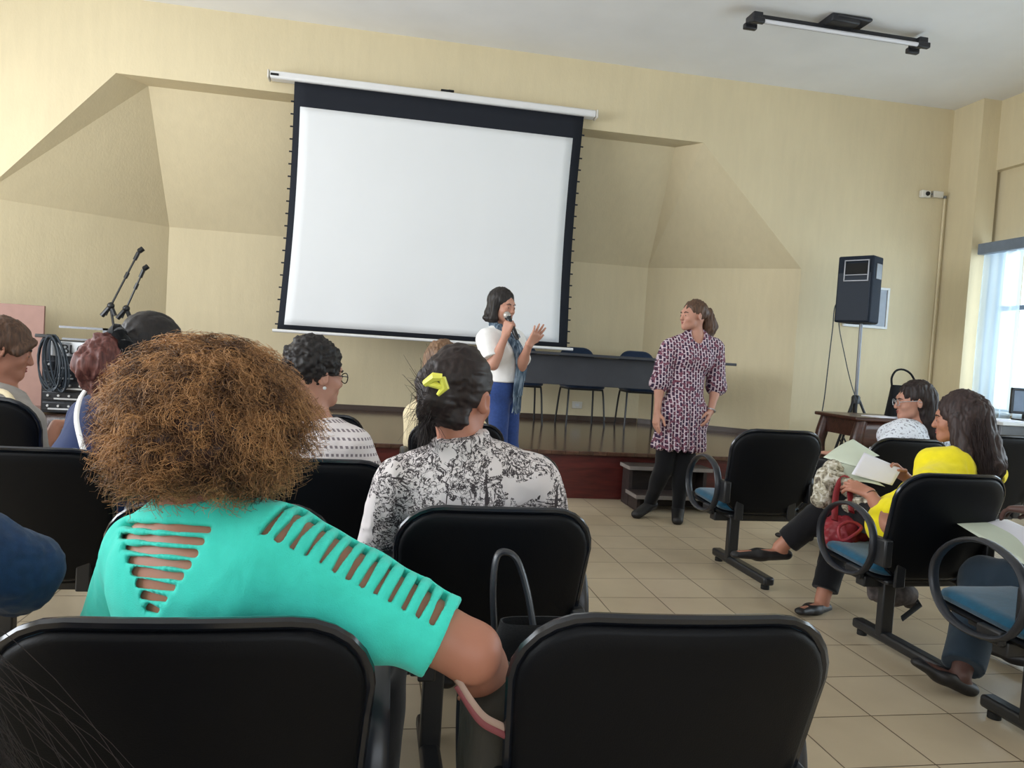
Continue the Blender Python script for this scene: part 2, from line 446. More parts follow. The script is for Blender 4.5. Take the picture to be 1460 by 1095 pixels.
def backmap(x, s, t):
    y = -0.170 - math.sin(LEAN) * s + math.cos(LEAN) * t + 0.30 * x * x
    return (x, y, 0.335 + math.cos(LEAN) * s + math.sin(LEAN) * t * 0.6)
def seatmap(x, s, t):
    return (x, -0.155 + s, 0.335 + t + 0.10 * x * x + 0.06 * s - 0.14 * max(0, s - 0.33))
def audience_chair(name, label, foot=True):
    r = thing(name, label, 'chair', (0, 0, 0), None, local=True)
    m = MB(); slab(m, outline(0.525, 0.490, 0.115, 0.15, bot=0.95), -0.012, 0.016, backmap, 0.012, dome0=0.008)
    sh = m.build('back_shell', M['shell'], r)
    e = MB(); e.tube([backmap(x, s, 0.008) for x, s in outline(0.533, 0.498, 0.117, 0.152, bot=0.95)], 0.0095, 8, True); e.build('shell_edging', M['shell_rim'], sh)
    m = MB(); slab(m, outline(0.510, 0.482, 0.11, 0.14, bot=0.95), 0.016, 0.046, lambda x, s, t: backmap(x, s + 0.014, t), 0.02, dome1=0.012)
    m.build('back_cushion', M['blue_seat'], r)
    m = MB(); slab(m, outline(0.50, 0.43, 0.10, 0.06), 0.0, 0.048, seatmap, 0.022, dome1=0.008)
    se = m.build('seat', M['blue_seat'], r)
    m = MB(); slab(m, outline(0.50, 0.43, 0.10, 0.06), -0.022, -0.001, seatmap, 0.012); m.build('seat_shell', M['shell'], se)
    for s in (-1, 1):
        m = MB()
        lp = smooth_loop([(s*0.285, y, z) for y, z in ((-0.165, 0.50), (-0.12, 0.585), (0.0, 0.628), (0.125, 0.597), (0.205, 0.51), (0.20, 0.41), (0.13, 0.335), (0.01, 0.315), (-0.10, 0.345), (-0.155, 0.42))], 5)
        m.tube(lp, 1, 10, True, flat=(0.022, 0.012), up=(s, 0, 0.001))
        a = MB(); vs = []
        # band: wide across X, thin in the plane of the loop
        n = len(lp)
        for i, p in enumerate(lp):
            t = nrm(lp[(i+1) % n] - lp[i-1]); x = A3((1, 0, 0)); y = nrm(np.cross(t, x))
            for k in range(10):
                q = 2*PI*k/10; vs.append(p + x*math.cos(q)*0.021 + y*math.sin(q)*0.0095)
        a.add(vs, [(i*10+k, i*10+(k+1) % 10, ((i+1) % n)*10+(k+1) % 10, ((i+1) % n)*10+k) for i in range(n) for k in range(10)])
        ar = a.build('armrest', M['arm'], r)
        q = MB(); q.box((s*0.258, -0.175, 0.46), (0.040, 0.11, 0.12)); q.build('arm_bracket', M['steel_black'], ar, bevel=0.008)
        MB().box((s*0.265, -0.03, 0.33), (0.03, 0.10, 0.05)).build('arm_mount', M['steel_black'], ar, bevel=0.008)
    m = MB(); m.box((0, -0.05, 0.295), (0.50, 0.06, 0.05)); m.box((0.18, -0.02, 0.315), (0.05, 0.30, 0.02)); m.box((-0.18, -0.02, 0.315), (0.05, 0.30, 0.02))
    m.box((0.16, -0.185, 0.37), (0.05, 0.018, 0.14)); m.box((-0.16, -0.185, 0.37), (0.05, 0.018, 0.14))
    m.build('seat_beam', M['steel_black'], r, bevel=0.006)
    if foot:
        m = MB(); m.box((-0.13, -0.08, 0.17), (0.062, 0.042, 0.25)); m.build('post', M['steel_black'], r, bevel=0.006)
        m = MB(); m.box((-0.13, -0.20, 0.048), (0.06, 0.60, 0.045)); f_ = m.build('foot_bar', M['steel_black'], r, bevel=0.012)
        for yy in (-0.46, 0.06):
            m = MB(); m.lathe([(0.0, 0), (0.022, 0), (0.022, 0.02), (0.012, 0.03), (0.0, 0.03)], (-0.13, yy, 0.0)); m.build('foot_pad', M['rubber'], f_)
    return r
CH0 = audience_chair('audience_chair', 'black backed audience chair under the person in the turquoise top')
SEATS = {}
chairs = [  # key, x, y, rot, scale, label
    ('A', -0.245, 1.37, 0.0, 0.98, 'black backed audience chair under the person in the turquoise top'),
    ('B', 0.505, 1.37, -0.03, 0.985, 'empty black backed chair with blue rim, nearest to the lens, below the elbow'),
    ('C', 0.335, 2.19, 0.0, 0.97, 'black backed chair under the person in the black and white blouse'),
    ('TL', -0.36, 2.15, 0.06, 0.97, 'black backed chair mostly hidden behind the curly haired person'),
    ('G', -0.18, 2.90, 0.0, 0.97, 'black backed chair of the person with short dark hair and glasses'),
    ('G2', 0.485, 3.17, 0.0, 0.98, 'black backed chair ahead of the black and white blouse, one corner past the shoulder'),
    ('L2', -1.10, 2.93, 0.0, 0.97, 'black backed chair of the person in the blue top with a white strap'),
    ('H', 0.46, 4.36, 0.0, 0.97, 'black backed chair of the person in cream, a round black corner beside the blue trousers'),
    ('H2', -0.31, 4.5, 0.0, 0.97, 'black backed chair beyond the short haired person with glasses'),
    ('N', -1.62, 3.60, 0.0, 1.09, 'black backed chair of the person in the grey jacket at the edge of the view'),
    ('W', -1.10, 1.36, 0.0, 0.95, 'chair of the person in the denim sleeve, its seat showing in the dark'),
    ('D', 2.27, 4.20, 0.02, 1.04, 'empty chair with black back and bright blue seat standing beside the patterned dress'),
    ('E', 2.40, 3.01, 0.03, 0.985, 'black backed chair under the person in the yellow top'),
    ('I', 3.27, 4.38, 0.0, 1.0, 'black backed chair of the person with glasses beside the wooden table'),
    ('J', 3.99, 4.40, 0.0, 1.06, 'empty blue black chair at the right edge, between the dark waves and the white desk'),
    ('F', 2.38, 2.22, 0.03, 1.04, 'chair at the lower right edge under the person holding the folder'),
]
for i, (k, x, y, rz, sc, lab) in enumerate(chairs):
    if i == 0:
        CH0.location = (x, y, 0); CH0.rotation_euler = (0, 0, rz); CH0.scale = (sc,)*3; CH0['group'] = 'audience chairs'; SEATS[k] = CH0
    else:
        SEATS[k] = copy_tree(CH0, (x, y, 0), rz, lab, 'audience chairs', (sc,)*3)

# ------------------------------------------------------------------ projection screen
sc_ = thing('projection_screen', 'pull down projection screen with black border in a white case on the front wall', 'projection screen', (0.53, 7.78, 1.3))
YS = 7.775
m = MB(); m.box((0.48, 7.80, 3.75), (3.30, 0.13, 0.075)); cs = m.build('screen_case', M['white_metal'], sc_, bevel=0.02, seg=3)
m = MB()
for x in (-1.18, 2.14): m.box((x, 7.80, 3.75), (0.02, 0.14, 0.085))
m.build('end_cap', M['white_plastic'], cs, bevel=0.01)
MB().box((-1.12, 7.733, 3.747), (0.075, 0.01, 0.02)).build('case_slot', M['rubber'], cs)
m = MB(); m.box((0.545, 7.80, 3.797), (0.10, 0.10, 0.03)); m.box((0.60, 7.78, 3.81), (0.06, 0.03, 0.02)); m.build('case_bracket', M['rubber'], cs, bevel=0.006)
def edgex(v, side):
    """tab tensioned cloth: side edges bow inwards between top and bottom"""
    top = (-0.936, 2.005)[side]; bot = (-0.985, 1.985)[side]
    bow = 0.045 * math.sin(PI * v) * (1 if side == 0 else -1)
    return top + (bot - top) * v + bow * 0.6
def cloth(x0f, x1f, z0, z1, y, nu=24, nv=24):
    def fn(u, v):
        zz = z0 + (z1 - z0) * v; vv = (3.715 - zz) / (3.715 - 1.285)
        a = x0f(vv); c = x1f(vv); x = a + (c - a) * u
        rip = 0.006 * math.sin(7 * x + 2 * vv) * max(0, vv - 0.55) * 2
        return (x, y - rip, zz)
    return MB().grid(fn, nu, nv)
cloth(lambda v: edgex(v, 0), lambda v: edgex(v, 1), 3.725, 1.285, YS).build('screen_border', M['screen_black'], sc_, solid=0.003)
cloth(lambda v: edgex(v, 0) + 0.062, lambda v: edgex(v, 1) - 0.095, 3.478, 1.332, YS - 0.004, 30, 30).build('screen_surface', M['screen_white'], sc_, solid=0.002)
MB().tube([(-1.03, YS, 1.268), (2.05, YS, 1.268)], 0.016, 12).build('bottom_bar', M['white_metal'], sc_)
for s in (0, 1):
    for k in range(19):
        v = 0.08 + 0.9 * k / 18; x = edgex(v, s) + (-0.012 if s == 0 else 0.012); MB().box((x, YS, 3.715 - v * 2.43), (0.03, 0.006, 0.014)).build('edge_tab', M['screen_black'], sc_, smooth=False)

# ------------------------------------------------------------------ long table and chairs on the stage
lt = thing('stage_table', 'long dark grey panel table standing on the stage under the screen', 'table', (2.3, 7.45, 0.41))
MB().box((2.32, 7.50, 1.213), (2.66, 0.58, 0.028)).build('table_top', M['grey_laminate'], lt, bevel=0.004)
MB().box((2.20, 7.36, 1.05), (2.30, 0.02, 0.295)).build('front_panel', M['grey_laminate'], lt, bevel=0.003)
for x in (1.12, 3.33):
    m = MB(); m.box((x, 7.50, 0.80), (0.04, 0.06, 0.78)); m.box((x, 7.50, 0.425), (0.05, 0.50, 0.03)); m.build('leg', M['steel_black'], lt, bevel=0.004)
def stage_chair(name, label):
    r = thing(name, label, 'chair', (0, 0, 0), 'chairs behind the stage table', local=True)
    m = MB(); slab(m, outline(0.46, 0.44, 0.10, 0.10), 0.0, 0.045, lambda x, s, t: (x, s - 0.22, 0.43 + t), 0.02, dome1=0.01); m.build('seat', M['navy_seat'], r)
    m = MB(); slab(m, outline(0.44, 0.32, 0.14, 0.10), -0.018, 0.018, lambda x, s, t: (x, -0.23 - 0.16*s + t + 0.28*x*x, 0.575 + s), 0.02, dome1=0.012); m.build('backrest', M['navy_seat'], r)
    for x in (-0.2, 0.2):
        m = MB(); m.tube(smooth_loop([(x*1.13, 0.21, 0.0), (x*1.05, 0.18, 0.30), (x, 0.15, 0.42)], 4, False), 0.011, 8); m.build('leg', M['steel_black'], r)
        m = MB(); m.tube(smooth_loop([(x*1.13, -0.22, 0.0), (x*1.05, -0.19, 0.30), (x, -0.17, 0.42)], 4, False), 0.011, 8); m.build('leg', M['steel_black'], r)
        m = MB(); m.tube(smooth_loop([(x*0.8, -0.1, 0.425), (x*0.8, -0.22, 0.43), (x*0.8, -0.25, 0.5), (x*0.8, -0.27, 0.72)], 4, False), 0.010, 8); m.build('back_support', M['steel_black'], r)
    m = MB(); m.tube([(-0.2, 0.15, 0.42), (0.2, 0.15, 0.42), (0.2, -0.17, 0.42), (-0.2, -0.17, 0.42)], 0.011, 8, True); m.build('seat_frame', M['steel_black'], r)
    return r
s0 = stage_chair('stage_chair', 'navy stage chair directly beside the blue trousers, behind the table')
s0.location = (1.62, 8.34, 0.41); s0.rotation_euler = (0, 0, PI)
copy_tree(s0, (2.33, 8.33, 0.41), PI + 0.05, 'navy stage chair in the middle of the three behind the table')
copy_tree(s0, (3.03, 8.30, 0.41), PI - 0.06, 'navy stage chair behind the table, next to the patterned dress')

# ------------------------------------------------------------------ step bench before the stage
sp = thing('wooden_steps', 'low two tread wooden step standing against the red stage front', 'steps', (2.42, 5.85, 0))
for z0, z1, y0, y1 in ((0.0, 0.30, 5.86, 6.04), (0.0, 0.105, 5.64, 5.86)):
    m = MB()
    for x in (2.11, 2.76): m.box((x, (y0+y1)/2, (z0+z1)/2), (0.03, y1-y0-0.01, z1-z0))
    m.box((2.435, y1-0.02, (z0+z1)/2), (0.62, 0.02, z1-z0-0.02)); m.build('riser', M['step_wood'], sp, smooth=False)
for z, y0, y1 in ((0.318, 5.81, 6.04), (0.121, 5.60, 5.86)):
    m = MB(); m.box((2.435, (y0+y1)/2, z), (0.72, y1-y0, 0.032)); t_ = m.build('tread', M['step_wood'], sp, bevel=0.004)
    m = MB(); m.box((2.435, y0-0.004, z), (0.724, 0.012, 0.028)); m.box((2.075, (y0+y1)/2, z), (0.012, y1-y0, 0.028)); m.build('tread_edge', M['step_edge'], t_, smooth=False)

# ------------------------------------------------------------------ loudspeaker on its stand, cables
YK = 7.2
cab = thing('loudspeaker', 'black loudspeaker box held high on a tripod stand', 'loudspeaker', (4.98, YK, 1.70))
ang = math.radians(-58)
fr = np.array([[math.cos(ang), math.sin(ang), 0], [-math.sin(ang), math.cos(ang), 0], [0, 0, 1.0]])
def L(c, x, y, z): return A3(c) + fr.T @ A3((x, y, z))
kc = (4.985, YK, 2.075)
m = MB()
pl = [(-0.185, -0.17), (0.185, -0.17), (0.185, 0.05), (0.11, 0.20), (-0.11, 0.20), (-0.185, 0.05)]
vs = [L(kc, x, y, z) for z in (-0.345, 0.345) for x, y in pl]
m.add(vs, [(5, 4, 3, 2, 1, 0), (6, 7, 8, 9, 10, 11)] + [(i, (i+1) % 6, 6+(i+1) % 6, 6+i) for i in range(6)])
bx = m.build('cabinet', M['speaker_box'], cab, bevel=0.015)
MB().box(L(kc, 0, -0.175, -0.08), (0.335, 0.014, 0.50), fr).build('grille', M['speaker_grille'], cab, bevel=0.006)
m = MB()
for dx, dz, sx, sz in ((0, 0.105, 0.26, 0.016), (0, -0.105, 0.26, 0.016), (-0.122, 0, 0.016, 0.22), (0.122, 0, 0.016, 0.22), (0, -0.045, 0.24, 0.014)):
    m.box(L(kc, dx + 0.02, -0.186, 0.19 + dz), (sx, 0.014, sz), fr)
m.build('horn_frame', M['grey_metal'], cab, bevel=0.004)
MB().box(L(kc, 0.02, -0.183, 0.21), (0.22, 0.006, 0.11), fr).build('horn', M['rubber'], cab)
MB().box(L(kc, 0.188, -0.04, 0.19), (0.012, 0.13, 0.16), fr).build('side_handle', M['grey_metal'], cab, bevel=0.004)
stn = thing('speaker_stand', 'black tripod stand carrying the loudspeaker behind the wooden table', 'stand', (5.03, YK, 0))
MB().tube([(5.03, YK, 0.30), (5.03, YK, 0.95)], 0.024, 12).build('lower_pole', M['steel_black'], stn)
MB().tube([(5.03, YK, 0.95), (5.02, YK, 1.735)], 0.018, 12).build('pole', M['grey_metal'], stn)
MB().lathe([(0.03, 0), (0.045, 0.0), (0.045, 0.07), (0.03, 0.09)], (5.03, YK, 0.88)).build('collar', M['steel_black'], stn)
for a in (200, 320, 80):
    d = A3((math.cos(math.radians(a)), math.sin(math.radians(a)), 0)); c0 = A3((5.03, YK, 0))
    m = MB(); m.tube([c0 + d*0.035 + A3((0, 0, 0.92)), c0 + d*0.44 + A3((0, 0, 0.02))], 0.014, 8); lg = m.build('leg', M['steel_black'], stn)
    MB().tube([c0 + d*0.03 + A3((0, 0, 0.36)), c0 + d*0.22 + A3((0, 0, 0.50))], 0.009, 6).build('brace', M['steel_black'], lg)
def cablething(name, label, pts, r, mat=M['cable'], m_=8):
    return tag(MB().tube(smooth_loop(pts, m_, False), r, 6).build(name, mat), label, 'cable')
cablething('hanging_speaker_cord', 'thin dark cable hanging from the loudspeaker down past the table corner', [L(kc, -0.16, 0.12, -0.12), P(1192, 434, 7.3), P(1187, 470, 7.28), P(1181, 520, 7.25), P(1175, 570, 7.25), P(1168, 610, 7.25), P(1166, 640, 7.2)], 0.006)
cablething('hanging_speaker_cord', 'slanting dark cable from the loudspeaker base to the stand collar', [L(kc, -0.17, 0.08, -0.18), P(1196, 458, 7.25), P(1205, 510, 7.22), P(1213, 545, 7.2), P(1221, 570, 7.16)], 0.005)
# framed poster behind the loudspeaker
po = thing('wall_poster', 'small framed notice on the wall half hidden by the loudspeaker', 'poster', (5.56, YF - 0.02, 1.97))
m = MB(); pc = (5.545, YF - 0.018, 1.975)
for dx, dz, sx, sz in ((0, 0.225, 0.56, 0.025), (0, -0.225, 0.56, 0.025), (-0.268, 0, 0.025, 0.43), (0.268, 0, 0.025, 0.43)): m.box((pc[0]+dx, pc[1], pc[2]+dz), (sx, 0.03, sz))
m.build('poster_frame', M['desk_white'], po, smooth=False)
MB().box(pc, (0.53, 0.012, 0.44)).build('print', M['grey_metal'], po, smooth=False)
# conduit and small wall boxes in the corner
cn = thing('wall_conduit', 'thin cream conduit running down the wall corner from the small boxes', 'conduit', (6.45, YF - 0.02, 0.3))
MB().tube([(6.45, YF - 0.016, 3.33), (6.45, YF - 0.016, 0.02)], 0.014, 8).build('pipe', M['wall'], cn)
MB().lathe([(0.0, 0), (0.022, 0), (0.022, 0.03), (0, 0.03)], (6.45, YF - 0.016, 3.31)).build('pipe_cap', M['grey_metal'], cn)
o = MB().box((6.34, YF - 0.025, 3.345), (0.13, 0.05, 0.075)).build('junction_box', M['white_plastic'], bevel=0.006); tag(o, 'small white junction box beside the top of the conduit', 'wall box')
sn = thing('wall_sensor', 'tiny white wall sensor with a dark eye high beside the corner', 'sensor', (6.18, YF - 0.03, 3.335))
MB().box((6.175, YF - 0.03, 3.335), (0.12, 0.06, 0.085)).build('housing', M['white_plastic'], sn, bevel=0.012)
MB().ball((6.185, YF - 0.062, 3.335), 0.026, 12).build('lens', M['rubber'], sn)
MB().tube([(6.24, YF - 0.02, 3.345), (6.28, YF - 0.02, 3.345)], 0.012, 8).build('link', M['grey_metal'], sn)
ot = thing('wall_socket', 'small cream socket plate low on the wall between the stage chairs', 'socket', (2.463, YB - 0.012, 0.6))
MB().box((2.463, YB - 0.008, 0.598), (0.13, 0.015, 0.085)).build('plate', M['white_plastic'], ot, bevel=0.004)
MB().box((2.463, YB - 0.016, 0.598), (0.05, 0.006, 0.035)).build('insert', M['desk_white'], ot, bevel=0.002)

# ------------------------------------------------------------------ ceiling lamp
la = thing('ceiling_lamp', 'black two tube fluorescent lamp under the ceiling, switched off', 'ceiling lamp', (3.92, 6.28, ZC))
lx0, lx1, ly = 3.11, 4.74, 6.28
MB().box(((lx0+lx1)/2, ly + 0.02, ZC - 0.075), (lx1 - lx0, 0.07, 0.05)).build('housing', M['lamp_black'], la, bevel=0.008)
m = MB(); m.box((3.90, ly - 0.02, ZC - 0.035), (0.28, 0.24, 0.07)); m.box((3.98, ly - 0.02, ZC - 0.02), (0.34, 0.26, 0.03)); m.build('ballast_box', M['lamp_black'], la, bevel=0.012)
for dy in (-0.05,):
    MB().tube([(lx0 + 0.04, ly + dy, ZC - 0.125), (lx1 - 0.04, ly + dy, ZC - 0.125)], 0.018, 12).build('tube', M['tube'], la)
for x in (lx0, lx1):
    m = MB(); m.box((x, ly + 0.02, ZC - 0.085), (0.09, 0.16, 0.07)); m.box((x, ly - 0.05, ZC - 0.125), (0.12, 0.05, 0.05)); m.box((x, ly + 0.09, ZC - 0.125), (0.12, 0.05, 0.05)); m.build('end_cap', M['lamp_black'], la, bevel=0.01)

# ------------------------------------------------------------------ wooden table at the wall, bag, papers
wt = thing('wooden_table', 'reddish brown carved wooden table near the loudspeaker', 'table', (4.75, 6.5, 0))
def wtx(x, y, z): return (x, y, z)
MB().box((4.86, 6.36, 0.795), (1.25, 0.66, 0.035)).build('table_top', M['table_wood'], wt, bevel=0.012, seg=3)
m = MB()
def apron(u, v):
    x = 4.33 + 1.06 * u; z = 0.777 - (0.17 + 0.10 * abs(2*u - 1)**3 - 0.02 * math.cos(6*PI*u)) * v; return (x, 6.075, z)
m.grid(apron, 40, 4); m.build('apron', M['table_wood'], wt, solid=0.025)
m = MB()
for x in (4.32, 5.40): m.box((x, 6.36, 0.70), (0.025, 0.52, 0.15))
m.box((4.86, 6.645, 0.70), (1.06, 0.025, 0.15)); m.build('side_apron', M['table_wood'], wt, bevel=0.004)
for x, y in ((4.33, 6.09), (5.39, 6.09), (4.33, 6.63), (5.39, 6.63)):
    m = MB(); s = -1 if x < 4.8 else 1
    m.tube(smooth_loop([(x, y, 0.775), (x + s*0.035, y, 0.62), (x + s*0.05, y, 0.50), (x + s*0.01, y, 0.30), (x - s*0.02, y, 0.12), (x + s*0.02, y, 0.02)], 5, False), [0.055]*6 + [0.062]*5 + [0.045]*5 + [0.032]*5 + [0.03]*4 + [0.04], 8) if False else m.tube(smooth_loop([(x, y, 0.775), (x + s*0.035, y, 0.62), (x + s*0.05, y, 0.50), (x + s*0.01, y, 0.30), (x - s*0.02, y, 0.12), (x + s*0.02, y, 0.0)], 5, False), list(np.interp(np.linspace(0, 1, 26), [0, 0.2, 0.4, 0.65, 0.85, 1], [0.05, 0.058, 0.05, 0.034, 0.03, 0.042])), 10)
    m.build('leg', M['table_wood'], wt)
m = MB(); m.tube([(4.36, 6.15, 0.42), (4.86, 6.36, 0.55), (5.36, 6.15, 0.42)], 0.010, 6); m.tube([(4.36, 6.60, 0.42), (4.86, 6.36, 0.55), (5.36, 6.60, 0.42)], 0.010, 6); m.build('iron_brace', M['steel_black'], wt)
bg = thing('black_handbag', 'black handbag with a looped strap standing on the wooden table', 'bag', (5.0, 6.45, 0.813))
def bagf(u, v):
    a = 2*PI*u; w = 0.185 - 0.03*v; d = 0.075 - 0.045*v
    c, s = math.cos(a), math.sin(a)
    return (5.03 + w*np.sign(c)*abs(c)**0.5, 6.45 + d*np.sign(s)*abs(s)**0.6, 0.814 + 0.30*v)
m = MB(); m.grid(bagf, 28, 8, wrap=True); m.add([bagf(i/28, 0) for i in range(28)], [tuple(range(28))]); m.add([bagf(i/28, 1) for i in range(28)], [tuple(range(28))]); m.build('bag_body', M['black_fabric'], bg)
MB().tube(smooth_loop([(4.88, 6.45, 1.10), (4.87, 6.45, 1.18), (4.91, 6.45, 1.25), (4.99, 6.45, 1.265), (5.08, 6.45, 1.22), (5.16, 6.45, 1.10)], 6, False), 0.010, 8).build('strap', M['black_fabric'], bg)
for k, (x, y, a, lab) in enumerate(((4.62, 6.20, 0.2, 'white sheet lying on the wooden table near its left corner'), (4.86, 6.17, -0.12, 'white sheet lying on the wooden table in front of the black handbag'))):
    o = MB().box((0, 0, 0), (0.30, 0.21, 0.006)).build('paper_sheet', M['paper'], smooth=False); o.location = (x, y, 0.8165); o.rotation_euler = (0, 0, a)
    tag(o, lab, 'paper', 'papers on the wooden table')

# ------------------------------------------------------------------ white desk with a monitor at the right edge
dk = thing('white_desk', 'white topped desk beneath the bright window at the right edge', 'desk', (6.08, 6.25, 0))
MB().box((6.08, 6.25, 0.825), (0.84, 0.62, 0.03)).build('desk_top', M['desk_white'], dk, bevel=0.004)
MB().box((6.08, 6.00, 0.71), (0.78, 0.02, 0.19)).build('modesty_panel', M['grey_metal'], dk, bevel=0.003)
for x in (5.70, 6.46):
    m = MB(); m.box((x, 6.25, 0.405), (0.03, 0.50, 0.81)); m.build('leg', M['grey_metal'], dk, bevel=0.004)
o = MB().box((5.86, 6.16, 0.845), (0.30, 0.24, 0.008)).build('paper_stack', M['paper'], smooth=False); tag(o, 'white papers lying on the white desk', 'paper')
mo = thing('flat_monitor', 'dark framed flat monitor standing on the white desk, seen at the right edge', 'monitor', (6.34, 6.36, 0.84))
f2 = np.array([[math.cos(-0.25), math.sin(-0.25), 0], [-math.sin(-0.25), math.cos(-0.25), 0], [0, 0, 1.0]])
mc = A3((6.33, 6.36, 1.03)); m = MB()
for dx, dz, sx, sz in ((0, 0.115, 0.36, 0.026), (0, -0.115, 0.36, 0.026), (-0.167, 0, 0.026, 0.256), (0.167, 0, 0.026, 0.256)): m.box(mc + f2.T @ A3((dx, -0.012, dz)), (sx, 0.03, sz), f2)
m.build('bezel', M['steel_black'], mo, bevel=0.004)
MB().box(mc, (0.35, 0.03, 0.24), f2).build('screen_panel', M['steel_grey'], mo, bevel=0.003)
m = MB(); m.box(mc + A3((0, 0.03, -0.12)), (0.05, 0.03, 0.12)); m.box(mc + A3((0, 0.02, -0.182)), (0.20, 0.15, 0.014)); m.build('monitor_stand', M['steel_black'], mo, bevel=0.004)

# ------------------------------------------------------------------ sound rack, music stand, microphone stands, pink board at the left
YA = 7.15
rk = thing('sound_rack', 'black rack of amplifiers with silver panels on the stage at the left', 'amplifier rack', (-2.42, YA, 0.41))
rx0, rx1 = -2.86, -2.36
m = MB(); m.box(((rx0+rx1)/2, YA + 0.16, 0.74), (rx1-rx0, 0.30, 0.64)); m.build('rack_case', M['amp_black'], rk, bevel=0.01)
for k, z in enumerate((0.48, 0.57, 0.66, 0.75, 0.84)):
    m = MB(); m.box(((rx0+rx1)/2, YA, z), (0.46, 0.03, 0.075)); u = m.build('amplifier', M['amp_black'], rk, bevel=0.006)
    m = MB()
    for q in range(5): m.lathe([(0, 0), (0.012, 0), (0.010, 0.018), (0, 0.018)], (rx0 + 0.07 + 0.085*q, YA - 0.015, z + 0.006), (0, -1, 0), 10)
    m.build('knobs', M['amp_silver'], u)
    m = MB(); m.box(((rx0+rx1)/2 - 0.06 + 0.03*(k % 3), YA - 0.017, z - 0.022), (0.24 - 0.03*k, 0.008, 0.014)); m.build('display_strip', M['amp_silver'], u)
m = MB(); m.box(((rx0+rx1)/2 + 0.03, YA + 0.01, 0.985), (0.44, 0.04, 0.13)); sg = m.build('silver_header', M['amp_silver'], rk, bevel=0.006)
fc = bpy.data.curves.new('lettering', 'FONT'); fc.body = 'BLG'; fc.size = 0.115; fc.extrude = 0.003; fc.align_x = 'CENTER'
fo = bpy.data.objects.new('lettering', fc); COL.objects.link(fo); fo.data.materials.append(M['steel_black']); fo.parent = sg
fo.location = A3((-2.60, YA - 0.014, 0.945)) - A3(rk.location); fo.rotation_euler = (PI/2, 0, 0)
bpy.context.view_layer.update()
lm = bpy.data.meshes.new_from_object(fo.evaluated_get(bpy.context.evaluated_depsgraph_get())); lo_ = bpy.data.objects.new('lettering', lm); COL.objects.link(lo_); lo_.parent = sg; lo_.location = fo.location; lo_.rotation_euler = fo.rotation_euler; bpy.data.objects.remove(fo); lo_.name = 'lettering'
ms = thing('music_stand', 'thin grey metal frame stand rising behind the sound rack', 'stand', (-2.45, 7.6, 0.41))
m = MB(); m.box((-2.57, 7.6, 1.175), (0.66, 0.02, 0.02)); m.box((-2.57, 7.6, 1.065), (0.60, 0.02, 0.02)); m.build('cross_bar', M['grey_metal'], ms, smooth=False)
m = MB(); m.box((-2.50, 7.6, 0.80), (0.05, 0.02, 0.77)); m.build('upright', M['grey_metal'], ms, smooth=False)
m = MB(); m.box((-2.50, 7.6, 0.42), (0.34, 0.30, 0.02)); m.build('base', M['grey_metal'], ms, smooth=False)
cb = MB()
for k in range(9):
    ph = k * 0.7; cx_ = -2.78 + 0.012*k; rr = 0.07 + 0.010*(k % 4)
    pts = [(cx_ + rr*math.cos(a + ph*0.1), YA - 0.08 - 0.012*(k % 5), 0.86 + (0.22 + 0.012*(k % 3))*math.sin(a)) for a in np.linspace(0, 2*PI, 22, endpoint=False)]
    cb.tube(pts, 0.007, 6, True)
tag(cb.build('hanging_cable_coil', M['cable']), 'coil of dark blue cable hanging beside the amplifier rack', 'cable coil')
o = MB().box((-2.80, YA - 0.10, 1.09), (0.14, 0.06, 0.03)).build('cable_hook', M['steel_black'], bevel=0.006); tag(o, 'black hook holding the cable coil beside the rack', 'hook')
def mic_stand(label, top, clamp, base):
    r = thing('microphone_stand', label, 'microphone stand', base, 'microphone stands on the stage')
    top, clamp, base = A3(top), A3(clamp), A3(base); d = nrm(top - clamp)
    MB().tube([clamp - d*0.10, top], 0.009, 8).build('boom', M['steel_black'], r)
    m = MB(); mid = clamp + (top - clamp)*0.55; m.tube([mid - d*0.03, mid + d*0.03], 0.017, 8); m.tube([top - d*0.10, top - d*0.02], 0.018, 8); m.build('boom_collar', M['steel_black'], r)
    m = MB(); m.tube([top - d*0.01, top + A3((0.03, 0, 0.02))], 0.024, 8); m.ball(top, 0.022, 10); m.build('microphone_clip', M['rubber'], r)
    m = MB(); m.ball(clamp, 0.035, 10); m.tube([clamp, clamp + A3((-0.075, 0, -0.10))], 0.022, 8); m.tube([clamp, clamp + A3((0.04, 0, -0.09))], 0.02, 8); m.build('clamp', M['steel_black'], r)
    q = A3((base[0], base[1], 0))
    MB().tube([(base[0], base[1], base[2] + 0.10), clamp + A3((0, 0, -0.02))], 0.011, 8).build('pole', M['steel_black'], r)
    for a in (90, 210, 330):
        e = A3((math.cos(math.radians(a))*0.28, math.sin(math.radians(a))*0.28, 0)); MB().tube([base + A3((0, 0, 0.14)), base + e + A3((0, 0, 0.011))], 0.010, 6).build('leg', M['steel_black'], r)
mic_stand('taller of the two black boom microphone stands, nearer the amplifier rack', P(199, 357, 7.6), P(158, 436, 7.6), (-2.30, 7.6, 0.41))
mic_stand('shorter black boom microphone stand, its boom lower and close to the fold of the wall', P(206, 382, 7.75), P(180, 440, 7.75), (-2.02, 7.75, 0.41))
o = MB().box((-3.55, 7.84, 0.68), (0.86, 0.03, 1.36)).build('pink_board', M['pink_board'], bevel=0.004); tag(o, 'dusty pink board leaning on the wall behind the person in grey', 'board')
